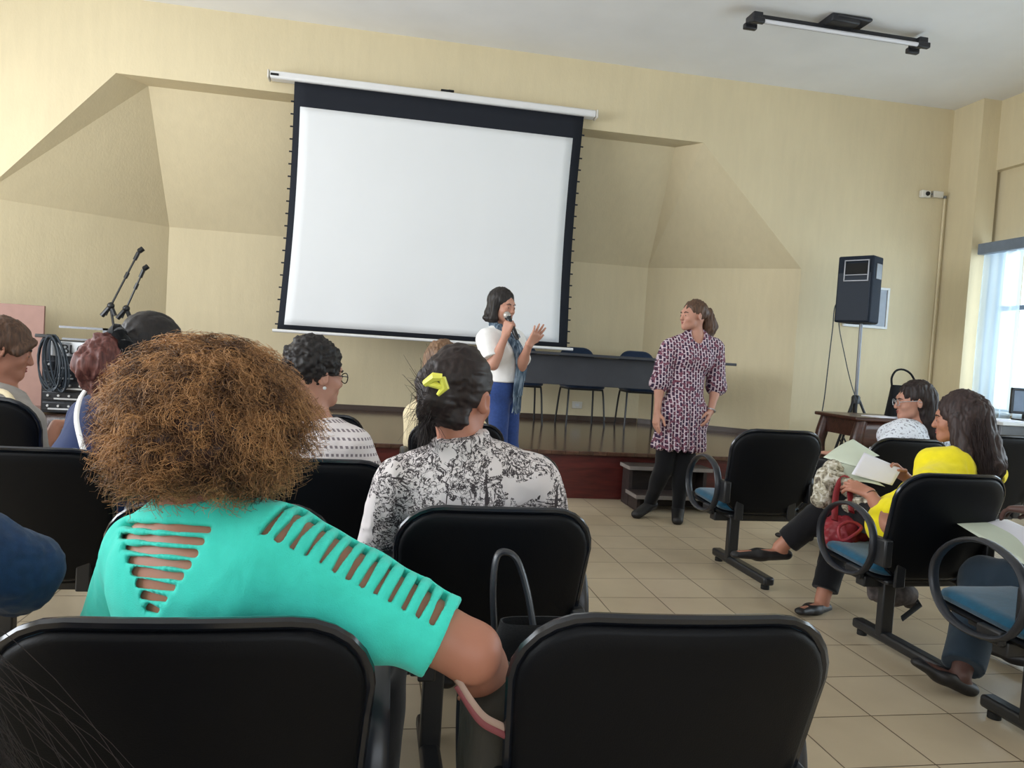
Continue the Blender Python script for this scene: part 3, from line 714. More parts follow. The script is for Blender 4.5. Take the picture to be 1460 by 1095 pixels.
# ------------------------------------------------------------------ soft solids: smooth unions meshed as one continuous surface
def rot_frame(ax, up=(0, 0, 1)):
    """rows: x across, y along ax, z up-ish"""
    y = nrm(ax); x = np.cross(y, A3(up)); x = nrm(x) if np.linalg.norm(x) > 1e-3 else A3((1, 0, 0)); return np.stack([x, y, np.cross(x, y)])
def cap(a, b, ra, rb=None, k=0.02, sq=None, op='+', clip=None):
    a, b = A3(a), A3(b); rb = ra if rb is None else rb
    return dict(t='c', a=a, b=b, ra=ra, rb=rb, k=k, sq=(nrm(sq[0]), sq[1]) if sq else None, op=op, clip=clip, c=(a+b)/2, R=np.linalg.norm(b-a)/2 + max(ra, rb) * max(1, sq[1] if sq else 1))
def ell(c, r, fr=None, k=0.02, op='+', clip=None):
    c = A3(c); r = A3(r) if hasattr(r, '__len__') else A3((r, r, r))
    return dict(t='e', c=c, r=r, fr=np.eye(3) if fr is None else A3(fr), k=k, op=op, clip=clip, R=max(r))
def rbox(c, h, fr=None, rd=0.003, k=0.004, op='+', clip=None):
    c = A3(c); h = A3(h)
    return dict(t='b', c=c, h=h - rd, rd=rd, fr=np.eye(3) if fr is None else A3(fr), k=k, op=op, clip=clip, R=np.linalg.norm(h))
def inflate(prims, o):
    out = []
    for p in prims:
        p = dict(p); p['R'] = p['R'] + o
        if p['t'] == 'c': p['ra'] += o; p['rb'] += o
        elif p['t'] == 'e': p['r'] = p['r'] + o
        else: p['h'] = p['h'] + o
        out.append(p)
    return out
def pdist(p, x):
    if p['t'] == 'c':
        v = x - p['a']; ba = p['b'] - p['a']
        if p['sq']:
            u, s = p['sq']; v = v + np.outer(v @ u, u) * (1/s - 1); ba = ba + u * (ba @ u) * (1/s - 1)
        t = np.clip(v @ ba / max(ba @ ba, 1e-9), 0, 1)
        q = v - t[:, None] * ba; L = np.sqrt((q*q).sum(1)) + 1e-9
        d = L - (p['ra'] + (p['rb'] - p['ra']) * t)
        if p['sq']:
            n = (q @ u) / L; d = d / np.sqrt(1 + n*n*(1/(s*s) - 1))
    elif p['t'] == 'e':
        v = (x - p['c']) @ p['fr'].T; k0 = np.sqrt(((v/p['r'])**2).sum(1)) + 1e-9; k1 = np.sqrt(((v/p['r']**2)**2).sum(1)) + 1e-9
        d = k0*(k0-1)/k1
    else:
        v = np.abs((x - p['c']) @ p['fr'].T) - p['h']
        d = np.sqrt((np.maximum(v, 0)**2).sum(1)) + np.minimum(v.max(1), 0) - p['rd']
    if p['clip']:
        for q0, n in p['clip']: d = np.maximum(d, (x - A3(q0)) @ nrm(n))
    return d
def comb(d, e, p):
    k = max(p['k'], 1e-5)
    if p['op'] == '-':
        e = -e; h = np.maximum(k - np.abs(d - e), 0) / k; return np.maximum(d, e) + h*h*k*0.25
    h = np.maximum(k - np.abs(d - e), 0) / k; return np.minimum(d, e) - h*h*k*0.25
def sdf_mesh(prims, h, B=8):
    pos = [p for p in prims if p['op'] == '+']
    lo = np.min([p['c'] - p['R'] for p in pos], 0) - 3*h; hi = np.max([p['c'] + p['R'] for p in pos], 0) + 3*h
    nb = np.maximum(np.ceil((hi - lo) / (h*B)).astype(int), 1); side = h*B
    I = np.stack(np.meshgrid(*[np.arange(n) for n in nb], indexing='ij'), -1).reshape(-1, 3)
    ctr = lo + (I + 0.5) * side - h/2
    d = np.full(len(ctr), 9.0)
    for p in prims: d = comb(d, pdist(p, ctr), p)
    hd = side * 0.87; near = np.abs(d) < hd * 1.5 + 0.012
    D = np.repeat(np.repeat(np.repeat(np.where(d < 0, -1.0, 1.0).reshape(nb).astype(np.float32), B, 0), B, 1), B, 2)
    K = I[near]; o = np.stack(np.meshgrid(*[np.arange(B)]*3, indexing='ij'), -1).reshape(-1, 3)
    pts = lo + (K[:, None, :] * B + o[None]) * h
    dd = np.full(pts.shape[:2], 9.0); kc_ = ctr[near]
    for p in prims:
        m = np.linalg.norm(kc_ - p['c'], axis=1) < p['R'] + hd + p['k'] + 0.02
        if not m.any(): continue
        sub = pts[m].reshape(-1, 3); cur = dd[m].reshape(-1)
        dd[m] = comb(cur, pdist(p, sub), p).reshape(-1, B**3)
    for kk, row in zip(K, dd):
        D[kk[0]*B:kk[0]*B+B, kk[1]*B:kk[1]*B+B, kk[2]*B:kk[2]*B+B] = row.reshape(B, B, B)
    s = D < 0
    c8 = [(i, j, k) for i in (0, 1) for j in (0, 1) for k in (0, 1)]
    n0, n1, n2 = D.shape
    cnt = sum(s[i:n0-1+i, j:n1-1+j, k:n2-1+k].astype(np.int8) for i, j, k in c8)
    act = (cnt > 0) & (cnt < 8); cells = np.argwhere(act)
    vid = np.full(act.shape, -1, np.int32); vid[act] = np.arange(len(cells))
    val = np.stack([D[cells[:, 0]+i, cells[:, 1]+j, cells[:, 2]+k] for i, j, k in c8], 1).astype(float)
    acc = np.zeros((len(cells), 3)); num = np.zeros(len(cells))
    for a in range(8):
        for b_ in range(a+1, 8):
            if sum(x != y for x, y in zip(c8[a], c8[b_])) != 1: continue
            m = (val[:, a] < 0) != (val[:, b_] < 0)
            t = val[m, a] / (val[m, a] - val[m, b_]); acc[m] += A3(c8[a]) + t[:, None]*(A3(c8[b_]) - A3(c8[a])); num[m] += 1
    V = lo + (cells + acc / num[:, None]) * h
    Q = []
    for ax in range(3):
        sl0 = [slice(None)]*3; sl1 = [slice(None)]*3; sl0[ax] = slice(0, -1); sl1[ax] = slice(1, None)
        e = np.argwhere(s[tuple(sl0)] != s[tuple(sl1)]); b1, b2 = (ax+1) % 3, (ax+2) % 3
        e = e[(e[:, b1] > 0) & (e[:, b2] > 0) & (e[:, b1] < D.shape[b1]-1) & (e[:, b2] < D.shape[b2]-1)]
        u = np.zeros(3, int); u[b1] = 1; w_ = np.zeros(3, int); w_[b2] = 1
        q = np.stack([vid[tuple((e - o_).T)] for o_ in (0*u, u, u + w_, w_)], 1)
        fl = s[tuple(e.T)]; q[fl] = q[fl][:, ::-1]; Q.append(q[:, ::-1])
    Q = np.concatenate(Q); Q = Q[(Q >= 0).all(1)]
    return V, Q
def vnormals(V, Q):
    n = np.cross(V[Q[:, 2]] - V[Q[:, 0]], V[Q[:, 3]] - V[Q[:, 1]]); N = np.zeros_like(V)
    for i in range(4): np.add.at(N, Q[:, i], n)
    return N / (np.linalg.norm(N, axis=1)[:, None] + 1e-12)
def hsh(i):
    x = (i[..., 0].astype(np.uint32) * np.uint32(73856093)) ^ (i[..., 1].astype(np.uint32) * np.uint32(19349663)) ^ (i[..., 2].astype(np.uint32) * np.uint32(83492791))
    x = (x ^ (x >> np.uint32(13))) * np.uint32(1274126177); x ^= x >> np.uint32(16)
    return (x & np.uint32(0xffff)).astype(float) / 65535.0
def vnoise(p):
    i = np.floor(p).astype(np.int64); f = p - i; f = f*f*(3-2*f); r = 0
    for a in (0, 1):
        for b_ in (0, 1):
            for c_ in (0, 1):
                wt = (f[:, 0] if a else 1-f[:, 0]) * (f[:, 1] if b_ else 1-f[:, 1]) * (f[:, 2] if c_ else 1-f[:, 2])
                r = r + wt * hsh(i + np.array([a, b_, c_]))
    return r * 2 - 1
def fold(amp=0.006, scale=(9, 9, 5), seed=0):
    def fn(V):
        p = V * A3(scale) + seed*7.3; q = p + 0.7*np.stack([vnoise(p*0.7+3), vnoise(p*0.7+9), vnoise(p*0.7+17)], 1)
        a = 1 - np.abs(vnoise(q)) * 2.0; return amp * (a*0.6 + 0.5*vnoise(q*2.3))
    return fn
def streaks(amp=0.004, scale=(85, 85, 9), fr=None, seed=0, curl=0.0):
    def fn(V):
        p = V if fr is None else V @ A3(fr).T
        if curl: p = p + curl * np.stack([vnoise(p*14+seed), vnoise(p*14+seed+31), vnoise(p*14+seed+57)], 1)
        return amp * (vnoise(p*A3(scale)+seed) + 0.6*vnoise(p*A3(scale)*2.1+seed+5))
    return fn
def raw_mesh(name, V, Q, mat, parent, tri=None, tone=None):
    me = bpy.data.meshes.new(name); off = A3(parent_base(parent)) if parent is not None else A3((0, 0, 0))
    fs = [Q] if tri is None else [Q, tri]
    nv = len(V); nl = sum(f.size for f in fs); npoly = sum(len(f) for f in fs)
    me.vertices.add(nv); me.vertices.foreach_set('co', (V - off).astype(np.float32).ravel())
    me.loops.add(nl); me.loops.foreach_set('vertex_index', np.concatenate([f.ravel() for f in fs]).astype(np.int32))
    me.polygons.add(npoly); st_ = []; at_ = 0
    for f in fs: st_.append(at_ + np.arange(len(f)) * f.shape[1]); at_ += f.size
    me.polygons.foreach_set('loop_start', np.concatenate(st_).astype(np.int32))
    me.polygons.foreach_set('use_smooth', np.ones(npoly, bool))
    me.update(calc_edges=True); me.validate()
    if tone is not None:
        at = me.attributes.new('tone', 'FLOAT', 'POINT'); at.data.foreach_set('value', tone.astype(np.float32))
    o = bpy.data.objects.new(name, me); COL.objects.link(o); me.materials.append(mat)
    if parent is not None: o.parent = parent; BASE[o.name] = parent_base(parent)
    return o
def soft(name, prims, mat, parent, h=0.006, disp=None, strands=None):
    V, Q = sdf_mesh(prims, h)
    if disp is not None:
        for fn in (disp if isinstance(disp, (list, tuple)) else [disp]): V = V + vnormals(V, Q) * fn(V)[:, None]
    if strands is not None:
        SV, SQ, tn = strands; Q = np.concatenate([Q, SQ + len(V)]); tone = np.concatenate([np.full(len(V), 0.15), tn]); V = np.concatenate([V, SV])
        return raw_mesh(name, V, Q, mat, parent, tone=tone)
    return raw_mesh(name, V, Q, mat, parent, tone=np.full(len(V), 0.5))
def strand_tubes(paths, r, n=3, tones=None, taper=True):
    """paths (N, m, 3) -> thin tubes"""
    N, m, _ = paths.shape
    T = np.gradient(paths, axis=1); T /= np.linalg.norm(T, axis=2)[..., None] + 1e-9
    X = np.cross(T, A3((0.37, 0.21, 0.9))); X /= np.linalg.norm(X, axis=2)[..., None] + 1e-9; Y = np.cross(T, X)
    rad = r * (np.linspace(1, 0.35, m) if taper else np.ones(m)); ang = 2*PI*np.arange(n)/n
    V = paths[:, :, None, :] + rad[None, :, None, None] * (X[:, :, None, :]*np.cos(ang)[None, None, :, None] + Y[:, :, None, :]*np.sin(ang)[None, None, :, None])
    ix = np.arange(N*m*n).reshape(N, m, n); nx = np.roll(ix, -1, 2)
    Q = np.stack([ix[:, :-1], nx[:, :-1], nx[:, 1:], ix[:, 1:]], -1).reshape(-1, 4)
    tones = np.full(N, 0.5) if tones is None else tones
    tn = np.broadcast_to(tones[:, None, None] + 0.25*np.linspace(-0.5, 0.5, m)[None, :, None], (N, m, n)).ravel()
    return V.reshape(-1, 3), Q, tn

# ------------------------------------------------------------------ human figures
def hand_prims(w, d, n, ts, curl, spread=0.10, sc=1.0, thumb=0.5):
    """w wrist, d towards the knuckles, n palm normal, ts side of the thumb along d x n, curl four finger bends"""
    w, d = A3(w), nrm(d); n = nrm(A3(n) - d*(A3(n) @ d)); s = np.cross(d, n) * ts; out = []
    lat = (0.029, 0.010, -0.010, -0.028); ln = (0.070, 0.078, 0.072, 0.056); base = (0.082, 0.086, 0.082, 0.074)
    for i in range(4):
        kn = w + (d*base[i] + s*lat[i]) * sc
        out.append(cap(w + s*lat[i]*0.55*sc + d*0.005, kn, 0.0145*sc, 0.0115*sc, 0.014))
        dd = nrm(d + s*lat[i]/0.029*spread); p = kn; a = 0.0
        for seg, (fl, rr) in enumerate(((0.45, 0.0092), (0.30, 0.0082), (0.25, 0.0074))):
            a += curl[i] * (0.9, 1.0, 0.7)[seg]; q = p + (dd*math.cos(a) + n*math.sin(a)) * ln[i] * fl * sc
            out.append(cap(p, q, rr*sc, (rr - 0.0008)*sc, 0.004)); p = q
    b0 = w + (d*0.018 + s*0.018 + n*0.006)*sc; t1 = nrm(d*0.62 + s*0.66 + n*0.30*thumb*2); b1 = b0 + t1*0.046*sc
    t2 = nrm(d*(0.9 - 0.2*thumb) + s*(0.35 - 0.55*thumb) + n*0.6*thumb); b2 = b1 + t2*0.032*sc; b3 = b2 + nrm(t2 + n*0.2*thumb)*0.024*sc
    out += [cap(b0, b1, 0.0155*sc, 0.0115*sc, 0.012), cap(b1, b2, 0.0105*sc, 0.0095*sc, 0.004), cap(b2, b3, 0.0095*sc, 0.008*sc, 0.004)]
    return out
def head_frame(f, u=(0, 0, 1)):
    f = nrm(f); u = nrm(A3(u) - f*(A3(u) @ f)); return np.stack([np.cross(f, u), f, u])
def head_prims(c, f, u=(0, 0, 1), sc=1.0):
    fr = head_frame(f, u); r, f, u = fr; c = A3(c)
    g = lambda x, y, z: c + (r*x + f*y + u*z)*sc
    o = [ell(g(0, -0.008, 0.010), A3((0.073, 0.093, 0.088))*sc, fr, 0.01),
         ell(g(0, 0.034, -0.040), A3((0.058, 0.058, 0.072))*sc, fr, 0.03),
         cap(g(-0.030, 0.030, -0.085), g(0, 0.072, -0.106), 0.024*sc, 0.019*sc, 0.03), cap(g(0.030, 0.030, -0.085), g(0, 0.072, -0.106), 0.024*sc, 0.019*sc, 0.03),
         cap(g(-0.022, 0.082, 0.008), g(0.022, 0.082, 0.008), 0.012*sc, None, 0.02),
         ell(g(-0.036, 0.066, -0.048), A3((0.020, 0.020, 0.018))*sc, fr, 0.025), ell(g(0.036, 0.066, -0.048), A3((0.020, 0.020, 0.018))*sc, fr, 0.025)]
    for s in (-1, 1): o.append(ell(g(s*0.031, 0.098, -0.020), 0.016*sc, None, 0.014, '-'))
    for s in (-1, 1): o.append(ell(g(s*0.031, 0.077, -0.022), 0.0165*sc, None, 0.006))
    o += [cap(g(0, 0.088, -0.008), g(0, 0.106, -0.046), 0.0075*sc, 0.011*sc, 0.010), ell(g(0, 0.102, -0.050), A3((0.016, 0.011, 0.009))*sc, fr, 0.008),
          cap(g(-0.014, 0.087, -0.071), g(0.014, 0.087, -0.071), 0.008*sc, None, 0.012), cap(g(-0.011, 0.087, -0.081), g(0.011, 0.087, -0.081), 0.0078*sc, None, 0.010),
          cap(g(-0.016, 0.099, -0.076), g(0.016, 0.099, -0.076), 0.003*sc, None, 0.004, op='-')]
    for s in (-1, 1):
        a = nrm(r*s*0.9 - f*0.45); efr = np.stack([a, np.cross(u, a), u])
        o += [ell(g(s*0.076, -0.006, -0.026), A3((0.009, 0.019, 0.031))*sc, efr, 0.006), ell(g(s*0.086, -0.002, -0.024), A3((0.007, 0.010, 0.018))*sc, efr, 0.004, '-')]
    return o
def face_parts(c, f, u, root, body, sc=1.0, brow='brow_dark', lips='lips'):
    fr = head_frame(f, u); r, f, u = fr; c = A3(c); g = lambda x, y, z: c + (r*x + f*y + u*z)*sc
    for s in (-1, 1):
        e = MB().ball(g(s*0.031, 0.0825, -0.022), 0.0112*sc, 12).build('eye', M['eye_white'], root)
        MB().ball(g(s*0.031, 0.0912, -0.022), A3((0.0056, 0.0040, 0.0052))*sc, 10, fr).build('iris', M['iris'], e)
        MB().tube([g(s*0.014, 0.095, 0.000), g(s*0.030, 0.0945, 0.005), g(s*0.048, 0.082, -0.001)], [0.0032*sc, 0.0036*sc, 0.002*sc], 6).build('eyebrow', M[brow], root)
    m = MB(); m.tube([g(-0.021, 0.087, -0.0765), g(-0.008, 0.0965, -0.072), g(0, 0.0965, -0.0735), g(0.008, 0.0965, -0.072), g(0.021, 0.087, -0.0765)], [0.001, 0.0042*sc, 0.0038*sc, 0.0042*sc, 0.001], 7)
    m.tube([g(-0.020, 0.087, -0.0775), g(0, 0.0968, -0.083), g(0.020, 0.087, -0.0775)], [0.001, 0.0055*sc, 0.001], 7); m.build('lips', M[lips], root)
def frames(j):
    up = nrm(j['neck'] - j['pel']); rt = j['sr'] - j['sl']; rt = nrm(rt - up*(rt @ up)); return rt, np.cross(up, rt), up
def torso_prims(j, o=0.0, w=1.0, bust=1.0, hip=1.0, k=0.05, shr=0.056):
    rt, fw, up = frames(j); pel, nb = j['pel'], j['neck']; hl, hr = j['hl'], j['hr']
    mid = j.get('mid', pel + (nb - pel)*0.40 - fw*0.005); ch = j.get('chest', pel + (nb - pel)*0.70)
    pr = [cap(hl, hr, 0.108*hip + o, None, k, (fw, 0.92)), cap(pel, mid, 0.135*w*hip + o, 0.118*w + o, k, (fw, 0.76)), cap(mid, ch, 0.118*w + o, 0.132*w + o, k, (fw, 0.76)),
          cap(ch - rt*0.05*w, ch + rt*0.05*w + up*0.0, 0.105*w + o, None, k, (fw, 0.88)),
          cap(ch, nb - up*0.05, 0.120*w + o, 0.070 + o, k, (fw, 0.70))]
    il = j['sl'] + (nb - j['sl'])*0.16; ir = j['sr'] + (nb - j['sr'])*0.16
    pr += [cap(il - up*0.01, ir - up*0.01, shr + o, None, 0.045), cap(nb + up*0.015, il + up*0.004, 0.046 + o, 0.044 + o, 0.035), cap(nb + up*0.015, ir + up*0.004, 0.046 + o, 0.044 + o, 0.035)]
    for s in (-1, 1): pr.append(ell(ch + rt*s*0.072*w + fw*(0.085*w) - up*0.02, A3((0.062, 0.055, 0.062))*bust*w + o, np.stack([rt, fw, up]), 0.04))
    return pr
def limb(j, a, b, ra, rb, k=0.014, t0=0.0, t1=1.0, cut=True, o=0.0):
    p, q = j[a], j[b]; d = nrm(q - p); s0 = p + (q-p)*t0; s1 = p + (q-p)*t1
    return cap(s0, s1, ra + o, rb + o, k)
def sleeve(j, s, t, o, ra=0.050, rb=0.042, flare=0.0, past=None):
    """sleeve along the upper arm to fraction t (past = fraction of the forearm when it goes on)"""
    sh, e, w_ = j['s'+s], j['e'+s], j['w'+s]
    if past is None:
        q = sh + (e - sh)*t; return [cap(sh, q + nrm(e-sh)*0.03, ra + o, rb + o + flare, 0.03, clip=[(q, e - sh)])]
    q = e + (w_ - e)*past
    return [cap(sh, e, ra + o, rb + o, 0.03), cap(e, q + nrm(w_-e)*0.02, rb + o, 0.034 + o + flare, 0.02, clip=[(q, w_ - e)])]
def arms_prims(j, aw=1.0):
    pr = []
    for s in 'lr':
        if 'e'+s not in j: continue
        pr += [cap(j['s'+s], j['e'+s], 0.049*aw, 0.039*aw, 0.03), cap(j['e'+s], j['w'+s], 0.0385*aw, 0.0255*(0.6+0.4*aw), 0.012), ell(j['e'+s] + (j['w'+s]-j['e'+s])*0.25, A3((0.037, 0.075, 0.036))*aw, rot_frame(j['w'+s]-j['e'+s]), 0.02)]
    return pr
def legs_prims(j, lw=1.0):
    pr = []
    for s in 'lr':
        h_, k_, a_ = j['h'+s], j['k'+s], j['a'+s]; fr = rot_frame(a_ - k_, j['t'+s] - a_)
        back = nrm(np.cross(np.cross(a_-k_, j['t'+s]-a_), a_-k_)) * -1
        pr += [cap(h_, k_, 0.088*lw, 0.058*lw, 0.04), cap(k_, a_, 0.054*lw, 0.036*lw, 0.02), ell(k_ + (a_-k_)*0.28 + back*-0.0 - back*0.012, A3((0.050, 0.11, 0.052))*lw, rot_frame(a_-k_), 0.03)]
        pr += [cap(a_ + A3((0, 0, -0.035)) - nrm(j['t'+s]-a_)*0.02, j['t'+s], 0.030, 0.022, 0.02, (A3((0, 0, 1)), 0.8))]
    return pr
def pants_prims(j, o=0.012, t=1.0, kn=0.066, an=0.062, hip=1.0, th=0.098):
    rt, fw, up = frames(j); pr = [cap(j['hl'], j['hr'], 0.112*hip + o, None, 0.03, (fw, 0.95)), cap(j['pel'], j['pel'] + up*0.09, 0.130*hip + o, 0.122*hip + o, 0.03, (fw, 0.80), clip=[(j['pel'] + up*0.10, up)])]
    for s in 'lr':
        q = j['k'+s] + (j['a'+s] - j['k'+s])*t
        pr += [cap(j['h'+s], j['k'+s], th, kn + o*0.5, 0.03), cap(j['k'+s], q + nrm(j['a'+s]-j['k'+s])*0.03, kn + o*0.4, an, 0.03, clip=[(q, j['a'+s] - j['k'+s])])]
    return pr
def shoe(j, s, root, mat, flat=True, heel=0.0, name='shoe'):
    a, t = j['a'+s], j['t'+s]; d = nrm(t - a); dn = A3((0, 0, -1)) if 'dn'+s not in j else nrm(j['dn'+s])
    hl = a + dn*0.045 - d*0.035; tip = t + dn*0.0 + d*0.012
    pr = [cap(hl, hl + (tip-hl)*0.55, 0.036, 0.042, 0.02, (dn, 0.75)), cap(hl + (tip-hl)*0.5, tip, 0.042, 0.028, 0.02, (dn, 0.62))]
    if flat: pr.append(ell(a - dn*0.03 + d*0.055, (0.030, 0.085, 0.045), np.stack([nrm(np.cross(d, dn)), d, -dn]), 0.01, '-'))
    else: pr.append(cap(a + dn*0.02, a - dn*0.08, 0.042, 0.046, 0.02))
    return soft(name, pr, mat, root, 0.005)
def sit(x, y, th=0.0, lean=0.0, pz=0.52, spine=0.44, sw=0.175, sc=1.0):
    """joints of a figure sitting on a seat; th turns it to its left"""
    c, s = math.cos(th), math.sin(th)
    T = lambda px, py, pz_: A3((x + c*px - s*py, y + s*px + c*py, pz_))
    nx = math.sin(lean)*spine; nz = pz + math.cos(lean)*spine
    j = dict(pel=T(0, -0.03, pz), hl=T(-0.085, -0.02, pz-0.01), hr=T(0.085, -0.02, pz-0.01), kl=T(-0.105, 0.38, pz+0.01), kr=T(0.105, 0.38, pz+0.01), al=T(-0.105, 0.37, 0.085), ar=T(0.105, 0.37, 0.085), tl=T(-0.115, 0.53, 0.03), tr=T(0.115, 0.53, 0.03),
             neck=T(0, -0.03 + nx, nz), sl=T(-sw, -0.03 + nx, nz-0.055), sr=T(sw, -0.03 + nx, nz-0.055))
    for q, g in (('l', -1), ('r', 1)):
        j['e'+q] = T(g*(sw+0.045), 0.02 + nx*0.6, nz - 0.31); j['w'+q] = T(g*0.085, 0.22, pz + 0.125); j['hd'+q] = (T(0, 0.3, 0) - T(0, 0, 0)) + (T(-g*0.5, 0, 0) - T(0, 0, 0)) * 0.3
    j['f'] = T(0, 1, 0) - T(0, 0, 0); j['T'] = T
    return j
def lap_hands(j, which='lr'):
    pr = []
    for s in which: pr += hand_prims(j['w'+s], j['hd'+s], (0, 0, -1), 1 if s == 'r' else -1, (0.35, 0.35, 0.4, 0.45))
    return pr
def skin_mat(name, rgb):
    t = NT(name, 0.48, 0, 0.35); c = C(*rgb)
    n = t.noise(t.coord(), 14, 4); t.color(t.ramp(n, [(0.3, (c[0]*0.93, c[1]*0.88, c[2]*0.86)), (0.7, c)]))
    t.b.inputs['Subsurface Weight'].default_value = 0.06; t.b.inputs['Subsurface Radius'].default_value = (0.02, 0.008, 0.004)
    t.bump(t.noise(t.coord(), 260, 2), 0.06, 0.002); return t.m
M['skin_warm'] = skin_mat('warm brown skin', (178, 122, 100)); M['skin_light'] = skin_mat('light skin', (190, 142, 122)); M['skin_tan'] = skin_mat('tan skin', (174, 122, 100)); M['skin_dark'] = skin_mat('dark brown skin', (84, 60, 54))
M['eye_white'] = plain('eye white', (196, 186, 178), 0.2, var=0.01); M['iris'] = plain('dark brown iris', (40, 26, 20), 0.15, var=0.02)
M['brow_dark'] = plain('dark eyebrow hair', (48, 34, 28), 0.7); M['lips'] = plain('rosy lips', (146, 78, 74), 0.4)
def hair_mat(name, dark, light, rough=0.55, sc=(120, 120, 8), attr=False):
    t = NT(name, rough, 0, 0.4)
    if attr:
        a = t.n.new('ShaderNodeAttribute'); a.attribute_name = 'tone'; fac = a.outputs['Fac']
    else: fac = t.noise(t.coord(sc), 1.0, 4, 0.4)
    t.color(t.ramp(fac, [(0.25, C(*dark)), (0.8, C(*light))])); return t.m
M['hair_black'] = hair_mat('black hair', (16, 14, 15), (40, 33, 31)); M['hair_dark'] = hair_mat('dark brown hair', (20, 14, 14), (46, 31, 28)); M['hair_brown'] = hair_mat('mid brown hair', (50, 35, 27), (108, 78, 58)); M['hair_red'] = hair_mat('reddish brown hair', (66, 34, 32), (122, 72, 64)); M['hair_long'] = hair_mat('brown hair with light ends', (70, 48, 36), (150, 116, 86)); M['hair_curly'] = hair_mat('copper brown curls', (60, 37, 27), (208, 156, 104), 0.5, attr=True); M['hair_wave'] = hair_mat('dark wavy hair', (28, 21, 22), (66, 48, 45))
def cloth_mat(name, rgb, rough=0.85, var=0.06, sc=30, bump=0.3, sheen=0.15): return plain(name, rgb, rough, 0, 0.2, var, sc, bump, sheen, 500)
M['turquoise'] = cloth_mat('turquoise knit', (68, 222, 202), var=0.05); M['jeans'] = cloth_mat('blue jeans', (46, 68, 122), var=0.14, sc=60); M['white_cloth'] = cloth_mat('white cloth', (236, 234, 232), var=0.02); M['black_trousers'] = cloth_mat('black trousers', (14, 14, 18)); M['yellow'] = cloth_mat('yellow cloth', (240, 222, 32), var=0.05); M['grey_jacket'] = cloth_mat('grey jacket', (150, 144, 138)); M['cream'] = cloth_mat('cream jacket', (216, 200, 164)); M['royal'] = cloth_mat('royal blue cloth', (32, 46, 84)); M['denim_dark'] = cloth_mat('dark denim', (30, 52, 84), var=0.2, sc=50); M['teal_cloth'] = cloth_mat('dark teal cloth', (36, 50, 62)); M['shoe_black'] = plain('black shoe', (20, 18, 20), 0.5)
def blouse_mat():
    t = NT('white blouse with black scribbles', 0.8, 0, 0.2)
    a = t.noise(t.coord((1, 1, 1)), 26, 5, 1.6, 0.6); a2 = t.noise(t.coord((1, 1, 1), (4, 2, 7)), 44, 4, 1.0, 0.6)
    l1 = t.math('LESS_THAN', t.math('ABSOLUTE', t.math('SUBTRACT', a, 0.5)), 0.030)
    l2 = t.math('LESS_THAN', t.math('ABSOLUTE', t.math('SUBTRACT', a2, 0.48)), 0.022)
    hz = t.noise(t.coord((9, 9, 60), (1, 3, 2)), 1.0, 4, 0.3); l3 = t.math('GREATER_THAN', hz, 0.64)
    vz = t.noise(t.coord((70, 70, 8), (6, 1, 3)), 1.0, 4, 0.4); l4 = t.math('GREATER_THAN', vz, 0.63)
    m1 = t.math('GREATER_THAN', t.noise(t.coord(), 7.5, 3), 0.465); m2 = t.math('GREATER_THAN', t.noise(t.coord((1, 1, 1), (9, 5, 1)), 8, 2), 0.50)
    k = t.math('MINIMUM', 1.0, t.math('ADD', t.math('MULTIPLY', t.math('MAXIMUM', l1, l2), m1), t.math('MULTIPLY', t.math('MAXIMUM', l3, l4), m2)))
    t.color(t.mix(k, C(216, 208, 207), C(66, 60, 62))); return t.m
M['blouse'] = blouse_mat()
def dress_mat():
    t = NT('burgundy and navy chain print', 0.8, 0, 0.2)
    br = t.node('ShaderNodeTexBrick', offset=0.5)
    sx_ = t.node('ShaderNodeSeparateXYZ', Vector=t.coord((1, 1, 1), (10, 10, 10)))
    t.put(br.inputs['Vector'], t.node('ShaderNodeCombineXYZ', X=sx_.outputs[2], Y=sx_.outputs[0]).outputs[0])
    br.inputs['Scale'].default_value = 1.0; br.inputs['Brick Width'].default_value = 0.036; br.inputs['Row Height'].default_value = 0.022
    br.inputs['Mortar Size'].default_value = 0.0046; br.inputs['Mortar Smooth'].default_value = 0.4
    br.inputs['Color1'].default_value = C(74, 42, 62); br.inputs['Color2'].default_value = C(52, 42, 68); br.inputs['Mortar'].default_value = C(204, 188, 196)
    n = t.noise(t.coord(), 40, 3); t.color(t.mix(t.math('GREATER_THAN', n, 0.56), br.outputs[0], C(120, 74, 90))); return t.m
M['dress'] = dress_mat()
def scarf_mat():
    t = NT('grey blue woven scarf', 0.9, 0, 0.1); n = t.noise(t.coord((60, 60, 10)), 1.0, 4, 0.4); t.color(t.ramp(n, [(0.3, C(42, 54, 68)), (0.5, C(84, 100, 116)), (0.74, C(160, 172, 184))])); return t.m
M['scarf'] = scarf_mat()
def dots_mat():
    t = NT('white top with grey dashes', 0.85, 0, 0.2)
    s_ = t.node('ShaderNodeSeparateXYZ', Vector=t.coord((1, 1, 1)))
    a = t.math('LESS_THAN', t.math('SINE', t.math('MULTIPLY', s_.outputs[2], 210.0)), -0.45)
    b = t.math('LESS_THAN', t.math('SINE', t.math('MULTIPLY', t.math('ADD', s_.outputs[0], s_.outputs[1]), 300.0)), 0.1)
    t.color(t.mix(t.math('MULTIPLY', a, b), C(226, 218, 218), C(134, 124, 130))); return t.m
M['dots'] = dots_mat()
def print_mat():
    t = NT('white top with grey flecks', 0.85, 0, 0.2); n = t.noise(t.coord(), 60, 3); t.color(t.mix(t.math('GREATER_THAN', n, 0.58), C(226, 230, 238), C(150, 150, 160))); return t.m
M['flecks'] = print_mat()
